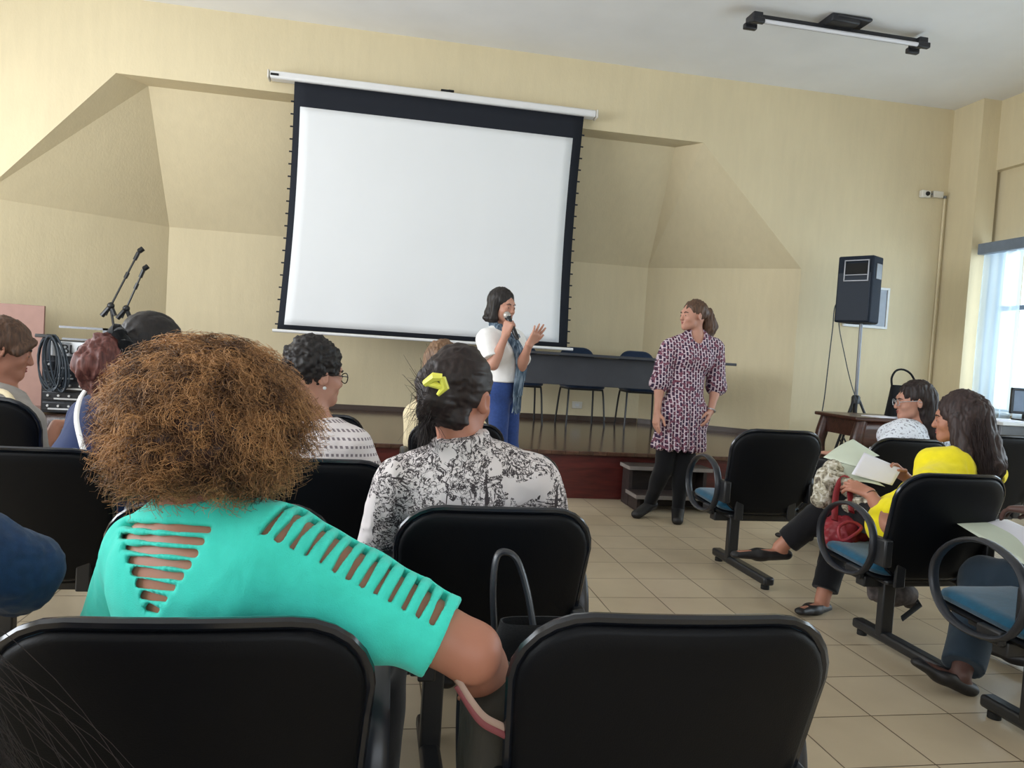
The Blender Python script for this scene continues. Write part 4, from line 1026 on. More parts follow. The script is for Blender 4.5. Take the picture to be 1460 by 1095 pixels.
# ------------------------------------------------------------------ people
def person(label, base, group=None):
    return thing('person', label, 'person', base, group)
def gl(c, f, u=(0, 0, 1), sc=1.0):
    fr = head_frame(f, u); c = A3(c); return fr, (lambda x, y, z: c + (fr[0]*x + fr[1]*y + fr[2]*z)*sc)
def neck_prims(j, c, f, u=(0, 0, 1), r=0.050):
    fr, g = gl(c, f, u); return [cap(g(0, -0.030, -0.060), j['neck'], r, r*1.12, 0.03)]
def strand_cloud(n, m, fn):
    return np.stack([fn(i) for i in range(n)])

# --- the curly haired person in turquoise, seated with an elbow over the next chair
Y0 = 1.30
j = sit(-0.22, 1.42, -0.45, 0.0, 0.50, 0.40)
j['neck'] = P(288, 742, 1.33); j['sl'] = P(210, 792, 1.46); j['sr'] = P(408, 790, 1.26)
j['er'] = P(672, 930, 1.19); j['wr'] = P(712, 1000, 1.46); j['el'] = P(166, 905, 1.64); j['wl'] = A3((-0.16, 1.66, 0.62))
j['hdr'] = A3((-0.2, 1.0, -0.25)); j['hdl'] = A3((0.6, 0.8, 0))
hc = P(298, 602, 1.34); hf = (0.42, 0.90, -0.05)
p1 = person('person with copper curly hair in a turquoise cut out top, back to the lens', (-0.22, 1.42, 0), None)
aw = 1.24
bp = torso_prims(j, 0, 1.10, 1.1, 1.1) + arms_prims(j, aw) + legs_prims(j) + head_prims(hc, hf) + neck_prims(j, hc, hf) + hand_prims(j['wr'], j['hdr'], (-0.6, 0, -0.8), -1, (0.3, 0.35, 0.4, 0.5)) + hand_prims(j['wl'], j['hdl'], (0, 0, -1), -1, (0.3, 0.3, 0.4, 0.4))
soft('body', bp, M['skin_warm'], p1, 0.005)
face_parts(hc, hf, (0, 0, 1), p1, None)
tp = torso_prims(j, 0.012, 1.10, 1.1, 1.1) + sleeve(j, 'r', 0.84, 0.014, 0.058, 0.050, 0.003) + sleeve(j, 'l', 0.84, 0.014, 0.062, 0.060, 0.004)
tp += [cap(j['pel'], j['pel'] + A3((0, 0, 0.1)), 0.17, 0.15, 0.05)]
tp += [cap(j['sr'] - (j['er']-j['sr'])*0.0 + A3((-0.03, 0, -0.03)), j['sr'] + (j['er']-j['sr'])*0.5 + A3((-0.02, 0.01, -0.035)), 0.075, 0.055, 0.06)]
tp += [ell(j['neck'] + A3((0, 0.02, 0.06)), (0.085, 0.085, 0.075), None, 0.01, '-')]
# open ladder of bands between the shoulder blades
for k in range(9):
    t = (k + 0.5) / 9; yy = 742 + 150*t; xl = 158 + 57*t + 3; xr = 306 - 88*t - 3
    if xr - xl < 8: continue
    a = P(xl, yy - 3, 1.30); c_ = P(xr, yy + 5, 1.30); ctr = (a + c_)/2; dn_ = nrm(ctr - A3((0, 0, H))); dx = nrm((c_ - a) - dn_*((c_ - a) @ dn_)); fr_ = np.stack([dx, dn_, np.cross(dx, dn_)])
    tp.append(rbox(ctr, (np.linalg.norm(c_ - a)/2, 0.13, 0.0066), fr_, 0.003, 0.003, '-'))
# ladder of bands down the sleeve
ad = nrm(j['er'] - j['sr']); AL = np.linalg.norm(j['er'] - j['sr']); sn0 = A3((0.15, -0.42, 0.9)); sn = nrm(sn0 - ad*(sn0 @ ad)); lt_ = np.cross(ad, sn)
for k in range(13):
    t = -0.10 + 0.90*k/12.5; q = j['sr'] + ad*AL*t
    tp.append(rbox(q + sn*0.085, (0.0060, 0.047 - 0.008*t, 0.055), np.stack([ad, lt_, sn]), 0.003, 0.003, '-'))
soft('top', tp, M['turquoise'], p1, 0.004, [fold(0.0045, (9, 9, 6), 2), fold(0.0015, (24, 24, 16), 5)])
soft('trousers', pants_prims(j, 0.012), M['black_trousers'], p1, 0.007, fold(0.005))
for s in 'lr': shoe(j, s, p1, M['shoe_black'])
# curls
N = 13000; mpt = 22
dirs = RNG.normal(size=(N*2, 3)); dirs /= np.linalg.norm(dirs, axis=1)[:, None]
fr, g = gl(hc, hf)
loc = dirs @ fr.T                                                        # head coordinates of each direction
ok = ~((loc[:, 1] > 0.35) & (loc[:, 2] < 0.45) & (np.abs(loc[:, 0]) < 0.75)) & ~((loc[:, 2] < -0.72))
dirs = dirs[ok][:N]; N = len(dirs)
root_ = hc + dirs * A3((0.070, 0.085, 0.080))
env = A3((0.188, 0.172, 0.160)); low = np.clip(-dirs[:, 2], 0, 1)
L_ = RNG.uniform(0.74, 1.03, N) * (1 + 0.10*vnoise(dirs*2.2 + 4))
tip = hc + A3((0.004, -0.01, -0.004)) + dirs * env * L_[:, None] + np.stack([-0.012*low, 0*low, -0.034*low], 1)
tip[:, 2] = np.maximum(tip[:, 2], hc[2] - 0.194 + 0.02*RNG.random(N))
tt = np.linspace(0, 1, mpt)
pa = root_[:, None] * (1 - tt)[None, :, None] + tip[:, None] * tt[None, :, None]
pa[:, :, 2] += (0.030*np.sin(PI*tt))[None]*(dirs[:, 2] > -0.3)[:, None] * 0.6
X = np.cross(dirs, A3((0.3, 0.2, 0.93))); X /= np.linalg.norm(X, axis=1)[:, None]; Yv = np.cross(dirs, X)
ph = 9*vnoise(dirs*7 + 11) + RNG.normal(size=N)*0.55; turns = 3.1 + 0.9*vnoise(dirs*6 + 3) + 0.15*RNG.normal(size=N); rad = np.clip(0.0095 + 0.003*vnoise(dirs*8 + 20) + 0.0025*RNG.normal(size=N), 0.002, 0.016)
an = ph[:, None] + 2*PI*turns[:, None]*tt[None]; amp = rad[:, None]*np.minimum(1, tt*4)[None]
pa = pa + amp[..., None]*(np.cos(an)[..., None]*X[:, None] + np.sin(an)[..., None]*Yv[:, None])
tones = np.clip(0.46 + 0.12*RNG.normal(size=N) + 0.42*vnoise(dirs*7), 0, 1)
st_ = strand_tubes(pa, 0.0008, 3, tones)
hp = [ell(hc + A3((0, -0.01, 0.0)), (0.140, 0.135, 0.122), None, 0.02), ell(g(0, 0.13, -0.075), (0.085, 0.10, 0.10), fr, 0.03, '-')]
soft('hair', hp, M['hair_curly'], p1, 0.008, streaks(0.010, (60, 60, 60)), st_)

# --- the person in the black and white blouse
j = sit(0.35, 2.20, -0.15, 0.02, 0.51, 0.40, 0.18)
j['neck'] = P(660, 652, 2.13); j['sl'] = P(566, 690, 2.15); j['sr'] = P(764, 687, 2.10)
j['el'] = P(533, 800, 2.22); j['er'] = P(806, 800, 2.16)
hc = P(655, 556, 2.16); hf = (0.55, 0.83, -0.08)
p2 = person('person in a white blouse scribbled with black, dark pinned up hair with a yellow clip', (0.35, 2.2, 0))
bp = torso_prims(j, 0, 1.08, 1.0, 1.05) + arms_prims(j, 1.1) + legs_prims(j) + head_prims(hc, hf, sc=1.14) + neck_prims(j, hc, hf, r=0.056) + lap_hands(j)
soft('body', bp, M['skin_warm'], p2, 0.006); face_parts(hc, hf, (0, 0, 1), p2, None, 1.14)
tp = torso_prims(j, 0.015, 1.08, 1.0, 1.05) + sleeve(j, 'l', 1, 0.018, past=0.75) + sleeve(j, 'r', 1, 0.018, past=0.75)
nd = nrm(j['neck'] - j['pel'])
tp += [cap(j['neck'] - nd*0.01, j['neck'] + nd*0.09, 0.084, 0.078, 0.012, clip=[(j['neck'] + nd*0.066 - A3((0, 0.0, 0)), nd)]), ell(j['neck'] + nd*0.10, (0.062, 0.062, 0.055), None, 0.006, '-')]
tp += [cap(j['pel'] - nd*0.08, j['pel'], 0.165, 0.155, 0.04)]
soft('blouse', tp, M['blouse'], p2, 0.005, [fold(0.006, (10, 10, 7), 4), fold(0.002, (30, 30, 18), 8)])
soft('trousers', pants_prims(j), M['black_trousers'], p2, 0.008, fold())
for s in 'lr': shoe(j, s, p2, M['shoe_black'])
fr, g = gl(hc, hf, (0, 0, 1), 1.16)
hp = [ell(g(0, -0.014, 0.022), (0.095, 0.116, 0.106), fr, 0.01), ell(g(0, 0.10, -0.075), (0.062, 0.085, 0.088), fr, 0.015, '-'), ell(g(0.082, 0.008, -0.045), (0.03, 0.03, 0.042), fr, 0.01, '-'), ell(g(-0.082, 0.008, -0.045), (0.03, 0.03, 0.042), fr, 0.01, '-'),
      cap(g(-0.02, -0.065, -0.055), g(0.03, -0.055, -0.07), 0.045, 0.035, 0.03)]
bun = P(618, 568, 2.06)
hp += [ell(bun, (0.038, 0.045, 0.058), None, 0.03), cap(g(-0.04, -0.075, 0.01), bun, 0.045, 0.04, 0.03), cap(bun, P(604, 590, 2.08), 0.03, 0.018, 0.02), cap(bun, P(612, 548, 2.06), 0.028, 0.016, 0.02)]
pts = []
for k in range(240):
    a = RNG.normal(size=3)*A3((0.018, 0.018, 0.022)); s0 = bun + a; e0 = s0 + A3((-0.02 - 0.035*RNG.random(), RNG.normal()*0.02, RNG.normal()*0.05 - 0.01)); mid = (s0 + e0)/2 + RNG.normal(size=3)*0.014
    t = np.linspace(0, 1, 10)[:, None]; pts.append((1-t)**2*s0 + 2*t*(1-t)*mid + t*t*e0)
for k in range(150):
    s0 = P(598 + 14*RNG.random(), 590, 2.07); e0 = s0 + A3((RNG.normal()*0.02 + 0.01, RNG.normal()*0.015, -0.06 - 0.05*RNG.random())); mid = (s0+e0)/2 + RNG.normal(size=3)*0.012
    t = np.linspace(0, 1, 10)[:, None]; pts.append((1-t)**2*s0 + 2*t*(1-t)*mid + t*t*e0)
soft('hair', hp, M['hair_dark'], p2, 0.005, [streaks(0.0025, (95, 14, 95), fr, 3), streaks(0.004, (30, 12, 30), fr, 8)], strand_tubes(np.stack(pts), 0.0009))
cc = P(623, 545, 1.985); M['clip_yellow'] = plain('lime yellow clip plastic', (236, 232, 96), 0.3, var=0.03)
hcl = tag(MB().build('clip_base', M['clip_yellow'], p2), '', '') if False else None
m = MB(); up_ = A3((0.25, 0.1, 1)); rt_ = A3((1, 0.15, -0.1))
m.tube([cc + A3((-0.030, 0.012, -0.006)), cc + A3((-0.008, -0.010, 0.014)), cc + A3((0.012, -0.012, 0.014))], [0.010, 0.013, 0.010], 8)
m.tube([cc + A3((0.012, -0.012, 0.012)), cc + A3((0.022, -0.004, -0.012)), cc + A3((0.004, 0.0, -0.034))], [0.010, 0.012, 0.005], 8)
m.tube([cc + A3((-0.030, 0.012, -0.004)), cc + A3((-0.006, -0.002, -0.006)), cc + A3((0.012, -0.004, -0.012))], [0.007, 0.010, 0.008], 8)
m.build('hair_clip', M['clip_yellow'], p2)

# --- the speaker with the microphone
j = dict(pel=P(719, 552, 5.22), neck=P(716, 473, 5.22), sr=P(694, 485, 5.12), sl=P(735, 487, 5.30))
fb = nrm((0.75, -0.62, 0)); rb = np.cross(fb, A3((0, 0, 1)))
for s, g_ in (('l', -1), ('r', 1)):
    j['h'+s] = j['pel'] + rb*g_*0.070 + A3((0, 0, -0.02)); b_ = j['pel'] + rb*g_*0.078; j['k'+s] = A3((b_[0], b_[1], 0.50)) + fb*0.03; j['a'+s] = A3((b_[0], b_[1], 0.085)) + rb*g_*0.02; j['t'+s] = j['a'+s] + fb*0.15 + A3((0, 0, -0.055))
j['er'] = P(703, 520, 5.02); j['wr'] = P(721, 478, 4.99); j['el'] = P(743, 522, 5.10); j['wl'] = P(754, 492, 4.95)
hc = P(716, 433, 5.20); hf = nrm((0.62, -0.76, -0.10))
base = (float(j['pel'][0]), float(j['pel'][1]), 0)
p3 = person('person standing before the screen in white top and blue trousers, speaking into a microphone', base)
mic0 = P(724, 452, 5.02); mic1 = P(738, 484, 4.96); md = nrm(mic1 - mic0)
hd = nrm(A3((0.25, 0.3, 1.0)))
hpz = hand_prims(j['wr'], nrm(P(725, 463, 4.99) - j['wr']), nrm((0.62, 0.75, 0.0)), 1, (0.75, 0.95, 1.05, 1.15), 0.02, 1.0, 0.9)
hpl = hand_prims(j['wl'], nrm(P(766, 474, 4.93) - j['wl']), nrm((-0.5, 0.8, 0.3)), -1, (0.02, 0.05, 0.1, 0.15), 0.22, 1.02, 0.05)
bp = torso_prims(j, 0, 0.92, 0.9, 0.82) + arms_prims(j, 0.95) + legs_prims(j, 0.74) + head_prims(hc, hf) + neck_prims(j, hc, hf, r=0.045) + hpz + hpl
soft('body', bp, M['skin_light'], p3, 0.005); face_parts(hc, hf, (0, 0, 1), p3, None)
tp = torso_prims(j, 0.016, 0.94, 0.9, 0.88) + sleeve(j, 'r', 0.80, 0.018, 0.056, 0.05, 0.008) + sleeve(j, 'l', 0.80, 0.018, 0.056, 0.05, 0.008)
tp += [cap(j['pel'] + A3((0, 0, 0.06)), j['pel'] + A3((0, 0, 0.16)), 0.135, 0.13, 0.04, (fb, 0.8)), rbox(j['pel'] + A3((0, 0, -0.13)), (0.4, 0.4, 0.17), None, 0.003, 0.004, '-'), ell(j['neck'] + A3((0, 0, 0.05)) + fb*0.02, (0.07, 0.07, 0.06), None, 0.01, '-')]
soft('top', tp, M['white_cloth'], p3, 0.006, fold(0.005, (11, 11, 7), 1))
soft('trousers', pants_prims(j, 0.006, 0.97, 0.058, 0.044, 0.84, 0.080), M['jeans'], p3, 0.006, fold(0.003))
for s in 'lr': shoe(j, s, p3, M['shoe_black'], False)
fr, g = gl(hc, hf)
hp = [ell(g(0, -0.018, 0.018), (0.088, 0.102, 0.098), fr, 0.01), ell(g(0.0, -0.045, -0.075), (0.092, 0.075, 0.075), fr, 0.03), cap(g(0.073, 0.005, 0.0), g(0.078, 0.010, -0.105), 0.024, 0.026, 0.02), cap(g(-0.072, 0.015, 0.0), g(-0.078, 0.015, -0.095), 0.022, 0.024, 0.02),
      ell(g(0.070, -0.030, -0.112), (0.050, 0.055, 0.028), fr, 0.02), ell(g(0, 0.115, -0.045), (0.056, 0.075, 0.098), fr, 0.012, '-'), ell(g(0, -0.02, -0.04), (0.06, 0.06, 0.05), fr, 0.01, '-')]
soft('hair', hp, M['hair_black'], p3, 0.005, streaks(0.004, (75, 75, 12), None, 2))
m = MB(); nk = j['neck']
m.tube(smooth_loop([nk + fb*0.075 + rb*0.05 + A3((0, 0, -0.03)), nk + rb*0.085 + A3((0, 0, 0.035)), nk - fb*0.075 + A3((0, 0, 0.05)), nk - rb*0.085 + A3((0, 0, 0.035)), nk + fb*0.075 - rb*0.04 + A3((0, 0, -0.035))], 5, False), [0.030 + 0.008*math.sin(i*2.1) for i in range(21)], 10)
sp_ = [nk + fb*0.085 + rb*0.045 + A3((0, 0, -0.02)), nk + fb*0.155 + rb*0.03 + A3((0, 0, -0.12)), nk + fb*0.165 + rb*0.0 + A3((0, 0, -0.24)), nk + fb*0.165 + rb*0.01 + A3((0, 0, -0.36)), nk + fb*0.155 + rb*0.0 + A3((0, 0, -0.44))]
m.tube(smooth_loop(sp_, 6, False), 1, 14, False, flat=(0.060, 0.022), up=fb)
m.tube(smooth_loop([nk + fb*0.085 - rb*0.045 + A3((0, 0, -0.02)), nk + fb*0.150 - rb*0.055 + A3((0, 0, -0.13)), nk + fb*0.155 - rb*0.055 + A3((0, 0, -0.25)), nk + fb*0.150 - rb*0.05 + A3((0, 0, -0.33))], 6, False), 1, 14, False, flat=(0.048, 0.020), up=fb)
sc2 = m.build('scarf', M['scarf'], p3)
mm = MB()
for k in range(16):
    q = sp_[-1] + rb*(-0.055 + 0.11*k/15); mm.tube([q + A3((0, 0, 0.01)), q + rb*0.006*math.sin(k*2) + A3((0, 0, -0.06)), q + rb*0.012*math.sin(k*3.1) + A3((0, 0, -0.11 - 0.02*math.sin(k*1.7)))], 0.0035, 5)
mm.build('scarf_fringe', M['scarf'], sc2)
mi = thing('handheld_microphone', 'black handheld microphone with a pale grey head held at the mouth', 'microphone', tuple(mic1))
M['mic_mesh'] = plain('silver microphone mesh', (178, 172, 166), 0.4, 0.5, 0.5, 0.2, 300)
MB().lathe([(0.0, 0), (0.012, 0), (0.0165, 0.02), (0.0175, 0.10), (0.019, 0.155), (0.021, 0.165)], mic1, -md, 14).build('microphone_body', M['shell_rim'], mi)
MB().ball(mic1 - md*0.185, 0.027, 16).build('microphone_head', M['mic_mesh'], mi)
MB().lathe([(0.0225, 0), (0.0235, 0.004), (0.0225, 0.012)], mic1 - md*0.162, -md, 14).build('collar_ring', M['shell_rim'], mi)

# --- the person in the patterned dress
j = dict(pel=P(974, 572, 5.40), neck=P(991, 481, 5.42), sr=P(955, 497, 5.40), sl=P(1019, 498, 5.42), mid=P(978, 548, 5.40))
j['hr'] = P(957, 590, 5.40); j['hl'] = P(990, 592, 5.40); j['kr'] = P(946, 668, 5.38); j['kl'] = P(972, 672, 5.36)
j['ar'] = P(927, 715, 5.47); j['tr'] = P(908, 731, 5.40); j['al'] = P(967, 722, 5.36); j['tl'] = P(966, 740, 5.22)
j['tr'][2] = 0.028; j['tl'][2] = 0.028
j['er'] = P(941, 546, 5.40); j['wr'] = P(937, 588, 5.33); j['el'] = P(1021, 551, 5.42); j['wl'] = P(1013, 587, 5.33)
hc = P(989, 447, 5.40); hf = nrm((-1.0, -0.22, 0.0))
p4 = person('person standing in a burgundy chain patterned dress with black tights, head turned aside', (float(j['pel'][0]), 5.4, 0))
bp = torso_prims(j, 0, 0.92, 0.9, 0.98) + arms_prims(j, 0.95) + legs_prims(j, 0.95) + head_prims(hc, hf) + neck_prims(j, hc, hf, r=0.046)
bp += hand_prims(j['wr'], nrm(P(935, 606, 5.30) - j['wr']), (0.8, 0.3, 0), 1, (0.2, 0.25, 0.3, 0.35), 0.04) + hand_prims(j['wl'], nrm(P(1005, 607, 5.29) - j['wl']), (-0.8, 0.3, 0), -1, (0.25, 0.3, 0.35, 0.4), 0.05)
soft('body', bp, M['skin_light'], p4, 0.005); face_parts(hc, hf, (0, 0, 1), p4, None)
rt, fw, up = frames(j); wa = j['mid']
tp = torso_prims(j, 0.018, 0.95, 0.9, 0.9) + sleeve(j, 'r', 1, 0.020, 0.056, 0.056, 0.020, past=0.10) + sleeve(j, 'l', 1, 0.020, 0.056, 0.056, 0.020, past=0.10)
hem = P(967, 640, 5.40); hm = hem - wa
tp += [cap(wa, wa + hm*0.45, 0.118, 0.172, 0.03, (fw, 0.78)), cap(wa + hm*0.45, wa + hm*1.08, 0.172, 0.212, 0.04, (fw, 0.78), clip=[(hem, (0, 0, -1))]), ell(j['neck'] + A3((0, 0, 0.03)) + fw*0.06, (0.055, 0.07, 0.085), np.stack([rt, fw, up]), 0.01, '-')]
tp.append(rbox((hem[0], hem[1], hem[2] - 0.3), (0.4, 0.4, 0.3), None, 0.003, 0.003, '-'))
def pleat(V):
    a = np.arctan2(V[:, 1] - wa[1], V[:, 0] - wa[0]); k = np.clip((wa[2] - V[:, 2]) / 0.45, 0, 1); return 0.012*k*np.sin(a*17 + 2*vnoise(V*6))
soft('dress', tp, M['dress'], p4, 0.006, [pleat, fold(0.005, (11, 11, 7), 3)])
m = MB(); bp_ = [wa + rt*0.138*math.cos(a) + fw*0.108*math.sin(a) + A3((0, 0, 0.004)) for a in np.linspace(0, 2*PI, 36, endpoint=False)]
m.tube(bp_, 1, 8, True, flat=(0.006, 0.011), up=(0, 0, 1)); m.build('belt', plain('burgundy belt cloth', (112, 52, 70), 0.8), p4)
tg = []
for s in 'lr': tg += [cap(j['h'+s], j['k'+s], 0.092, 0.061, 0.03), cap(j['k'+s], j['a'+s], 0.060, 0.043, 0.02), ell(j['k'+s] + (j['a'+s]-j['k'+s])*0.28 + A3((0, 0.012, 0)), (0.054, 0.054, 0.11), None, 0.03)]
soft('tights', inflate(legs_prims(j, 0.95), 0.012) + [rbox((j['pel'][0], 5.4, hem[2] + 0.56), (0.5, 0.5, 0.5), None, 0.003, 0.004, '-')], M['black_trousers'], p4, 0.006)
for s in 'lr': soft('boot', inflate([p for p in legs_prims(j, 0.95) if abs(p['c'][2]) < 0.14 and np.linalg.norm(p['c'] - j['a'+s]) < 0.14], 0.020), M['shoe_black'], p4, 0.005)
fr, g = gl(hc, hf)
hp = [ell(g(0, -0.016, 0.020), (0.080, 0.098, 0.090), fr, 0.01), ell(g(0, 0.108, -0.060), (0.075, 0.080, 0.088), fr, 0.012, '-'), ell(g(0.080, 0.0, -0.06), (0.03, 0.04, 0.05), fr, 0.01, '-'), ell(g(-0.080, 0.0, -0.06), (0.03, 0.04, 0.05), fr, 0.01, '-'), ell(g(0, -0.05, -0.10), (0.06, 0.06, 0.035), fr, 0.01, '-'),
      ell(g(0, -0.112, 0.022), (0.034, 0.034, 0.034), fr, 0.015), cap(g(0.0, -0.125, 0.0), g(0.01, -0.155, -0.085), 0.050, 0.060, 0.03), cap(g(0.01, -0.155, -0.085), g(0.01, -0.140, -0.215), 0.060, 0.040, 0.03)]
soft('hair', hp, M['hair_brown'], p4, 0.005, streaks(0.006, (60, 60, 16), None, 4, 0.02))
m = MB(); wv = nrm(P(1005, 607, 5.29) - j['wl']); fr2 = rot_frame(wv)
m.tube([j['wl'] - wv*0.012 + fr2[0]*0.033*math.cos(a) + fr2[2]*0.028*math.sin(a) for a in np.linspace(0, 2*PI, 18, endpoint=False)], 0.0055, 6, True); m.build('bracelet', M['amp_silver'], p4)

# --- short dark hair and glasses
j = sit(-0.17, 3.0, -0.35, 0.0, 0.51, 0.44)
j['neck'] = P(452, 612, 3.05); j['sl'] = P(402, 640, 3.16); j['sr'] = P(505, 638, 2.98); j['er'] = P(524, 712, 2.99); j['el'] = P(390, 720, 3.2)
hc = P(450, 527, 3.06); hf = nrm((0.84, 0.54, -0.06))
p5 = person('person with short dark curls and glasses in a white dashed top, seen from behind', (-0.17, 3.0, 0))
bp = torso_prims(j, 0, 1.0) + arms_prims(j, 1.1) + legs_prims(j) + head_prims(hc, hf, sc=1.08) + neck_prims(j, hc, hf, r=0.054) + lap_hands(j)
soft('body', bp, M['skin_light'], p5, 0.006); face_parts(hc, hf, (0, 0, 1), p5, None, 1.08)
soft('top', torso_prims(j, 0.014, 1.02) + sleeve(j, 'r', 0.42, 0.014, 0.058, 0.062, 0.012) + sleeve(j, 'l', 0.42, 0.014, 0.058, 0.062, 0.012) + [ell(j['neck'] + A3((0, 0, 0.06)), (0.07, 0.07, 0.06), None, 0.01, '-')], M['dots'], p5, 0.006, fold(0.004, (11, 11, 8), 7))
soft('trousers', pants_prims(j), M['black_trousers'], p5, 0.009)
for s in 'lr': shoe(j, s, p5, M['shoe_black'])
fr, g = gl(hc, hf, (0, 0, 1), 1.08)
hp = [ell(g(0, -0.016, 0.026), A3((0.093, 0.108, 0.098))*1.08, fr, 0.01), ell(g(0, 0.112, -0.075), (0.075, 0.080, 0.098), fr, 0.012, '-'), ell(g(0.088, 0.012, -0.055), (0.035, 0.05, 0.055), fr, 0.01, '-'), ell(g(-0.088, 0.012, -0.055), (0.035, 0.05, 0.055), fr, 0.01, '-'), ell(g(0, -0.05, -0.13), (0.12, 0.10, 0.05), fr, 0.02, '-')]
soft('hair', hp, M['hair_black'], p5, 0.006, streaks(0.010, (55, 55, 55), None, 1))
def glasses(root, g, mat, sc=1.0):
    m = MB()
    for s in (-1, 1):
        m.tube([g(s*0.033 + 0.024*math.cos(a), 0.107 - 0.004*abs(math.cos(a)), -0.021 + 0.019*math.sin(a)) for a in np.linspace(0, 2*PI, 20, endpoint=False)], 0.0022, 6, True)
        m.tube([g(s*0.057, 0.104, -0.016), g(s*0.076, 0.085, -0.014), g(s*0.081, 0.01, -0.012), g(s*0.080, -0.015, -0.022)], 0.0022, 6)
    m.tube([g(-0.010, 0.109, -0.018), g(0, 0.112, -0.015), g(0.010, 0.109, -0.018)], 0.002, 6); m.build('glasses', mat, root)
glasses(p5, g, M['shell_rim'])
MB().ball(g(0.083, -0.002, -0.062), 0.007, 10).build('earring', M['desk_white'], p5)

# --- long brown hair, cream jacket, mostly hidden
j = sit(0.47, 4.42, 0.1, 0.05, 0.51, 0.44)
j['neck'] = P(628, 566, 4.44); j['sl'] = P(592, 594, 4.46); j['sr'] = P(668, 594, 4.44)
hc = P(632, 513, 4.46); hf = nrm((0.5, 0.85, 0))
p6 = person('person with long light brown hair and cream jacket, mostly hidden behind the scribbled blouse', (0.47, 4.42, 0))
soft('body', torso_prims(j) + arms_prims(j) + legs_prims(j) + head_prims(hc, hf, sc=1.08) + neck_prims(j, hc, hf) + lap_hands(j), M['skin_light'], p6, 0.007); face_parts(hc, hf, (0, 0, 1), p6, None, 1.08)
soft('jacket', torso_prims(j, 0.020, 1.05) + sleeve(j, 'l', 1, 0.02, past=0.9) + sleeve(j, 'r', 1, 0.02, past=0.9) + [ell(j['neck'] + A3((0, 0, 0.06)), (0.07, 0.07, 0.06), None, 0.01, '-')], M['cream'], p6, 0.008, fold(0.006))
soft('trousers', pants_prims(j), M['jeans'], p6, 0.009)
for s in 'lr': shoe(j, s, p6, M['shoe_black'])
fr, g = gl(hc, hf, (0, 0, 1), 1.08)
hp = [ell(g(0, -0.016, 0.018), (0.092, 0.110, 0.104), fr, 0.01), ell(g(0, 0.112, -0.05), (0.058, 0.080, 0.10), fr, 0.012, '-'), cap(g(0, -0.06, 0.0), g(-0.02, -0.105, -0.26), 0.085, 0.070, 0.03, (fr[1], 0.6)), cap(g(-0.07, -0.03, 0.0), g(-0.09, -0.075, -0.30), 0.035, 0.030, 0.03), cap(g(-0.05, -0.08, -0.2), g(-0.07, -0.11, -0.36), 0.045, 0.022, 0.03)]
soft('hair', hp, M['hair_long'], p6, 0.006, streaks(0.007, (70, 70, 6), None, 6))

# --- blue top, reddish ponytail with a black scrunchie
j = sit(-1.12, 3.02, -0.5, 0.05, 0.51, 0.44)
j['neck'] = P(190, 563, 3.12); j['sl'] = P(122, 596, 3.25); j['sr'] = P(246, 600, 2.98)
j['el'] = P(96, 690, 3.3); j['er'] = P(262, 700, 3.0)
hc = P(220, 493, 3.14); hf = nrm((0.80, 0.58, -0.12))
p7 = person('person in a royal blue top with a reddish ponytail tied by a black scrunchie', (-1.12, 3.02, 0))
soft('body', torso_prims(j) + arms_prims(j) + legs_prims(j) + head_prims(hc, hf, sc=1.16) + neck_prims(j, hc, hf) + lap_hands(j), M['skin_tan'], p7, 0.006); face_parts(hc, hf, (0, 0, 1), p7, None, 1.16)
soft('top', torso_prims(j, 0.015, 1.03) + sleeve(j, 'l', 1, 0.015, past=0.5) + sleeve(j, 'r', 1, 0.015, past=0.5) + [ell(j['neck'] + A3((0, 0, 0.07)), (0.075, 0.075, 0.06), None, 0.01, '-')], M['royal'], p7, 0.006, fold(0.005))
soft('trousers', pants_prims(j), M['jeans'], p7, 0.009)
for s in 'lr': shoe(j, s, p7, M['shoe_black'])
m = MB(); m.tube(smooth_loop([P(122, 556, 3.06), P(113, 572, 3.00), P(109, 598, 2.95), P(115, 628, 2.90), P(122, 650, 2.88)], 5, False), 1, 8, False, flat=(0.011, 0.005), up=(0.2, 1, 0)); m.build('shoulder_strap', M['white_cloth'], p7)
fr, g = gl(hc, hf, (0, 0, 1), 1.16)
hp = [ell(g(0, -0.014, 0.020), (0.097, 0.117, 0.110), fr, 0.01), ell(g(0, 0.110, -0.055), (0.078, 0.086, 0.112), fr, 0.012, '-'), ell(g(0.084, 0.012, -0.05), (0.03, 0.035, 0.045), fr, 0.01, '-'), ell(g(-0.084, 0.012, -0.05), (0.03, 0.035, 0.045), fr, 0.01, '-'), cap(g(0, -0.06, -0.03), P(172, 492, 3.02), 0.06, 0.03, 0.03)]
soft('hair', hp, M['hair_black'], p7, 0.006, streaks(0.003, (60, 20, 60), fr, 6))
pt = [P(168, 490, 3.02), P(153, 500, 3.0), P(141, 522, 2.98), P(144, 548, 2.98)]
soft('ponytail', [cap(pt[0], pt[1], 0.035, 0.062, 0.03), cap(pt[1], pt[2], 0.062, 0.080, 0.03), cap(pt[2], pt[3], 0.080, 0.050, 0.03)], M['hair_red'], p7, 0.006, streaks(0.010, (70, 70, 12), None, 8))
m = MB(); c0 = P(166, 491, 3.01); ax = nrm(pt[0] - hc); fr3 = rot_frame(ax)
m.tube([c0 + fr3[0]*0.040*math.cos(a) + fr3[2]*0.052*math.sin(a) + ax*0.008*math.sin(6*a) for a in np.linspace(0, 2*PI, 30, endpoint=False)], [0.022 + 0.006*math.sin(i*1.9) for i in range(30)], 10, True); m.build('scrunchie', M['black_fabric'], p7)

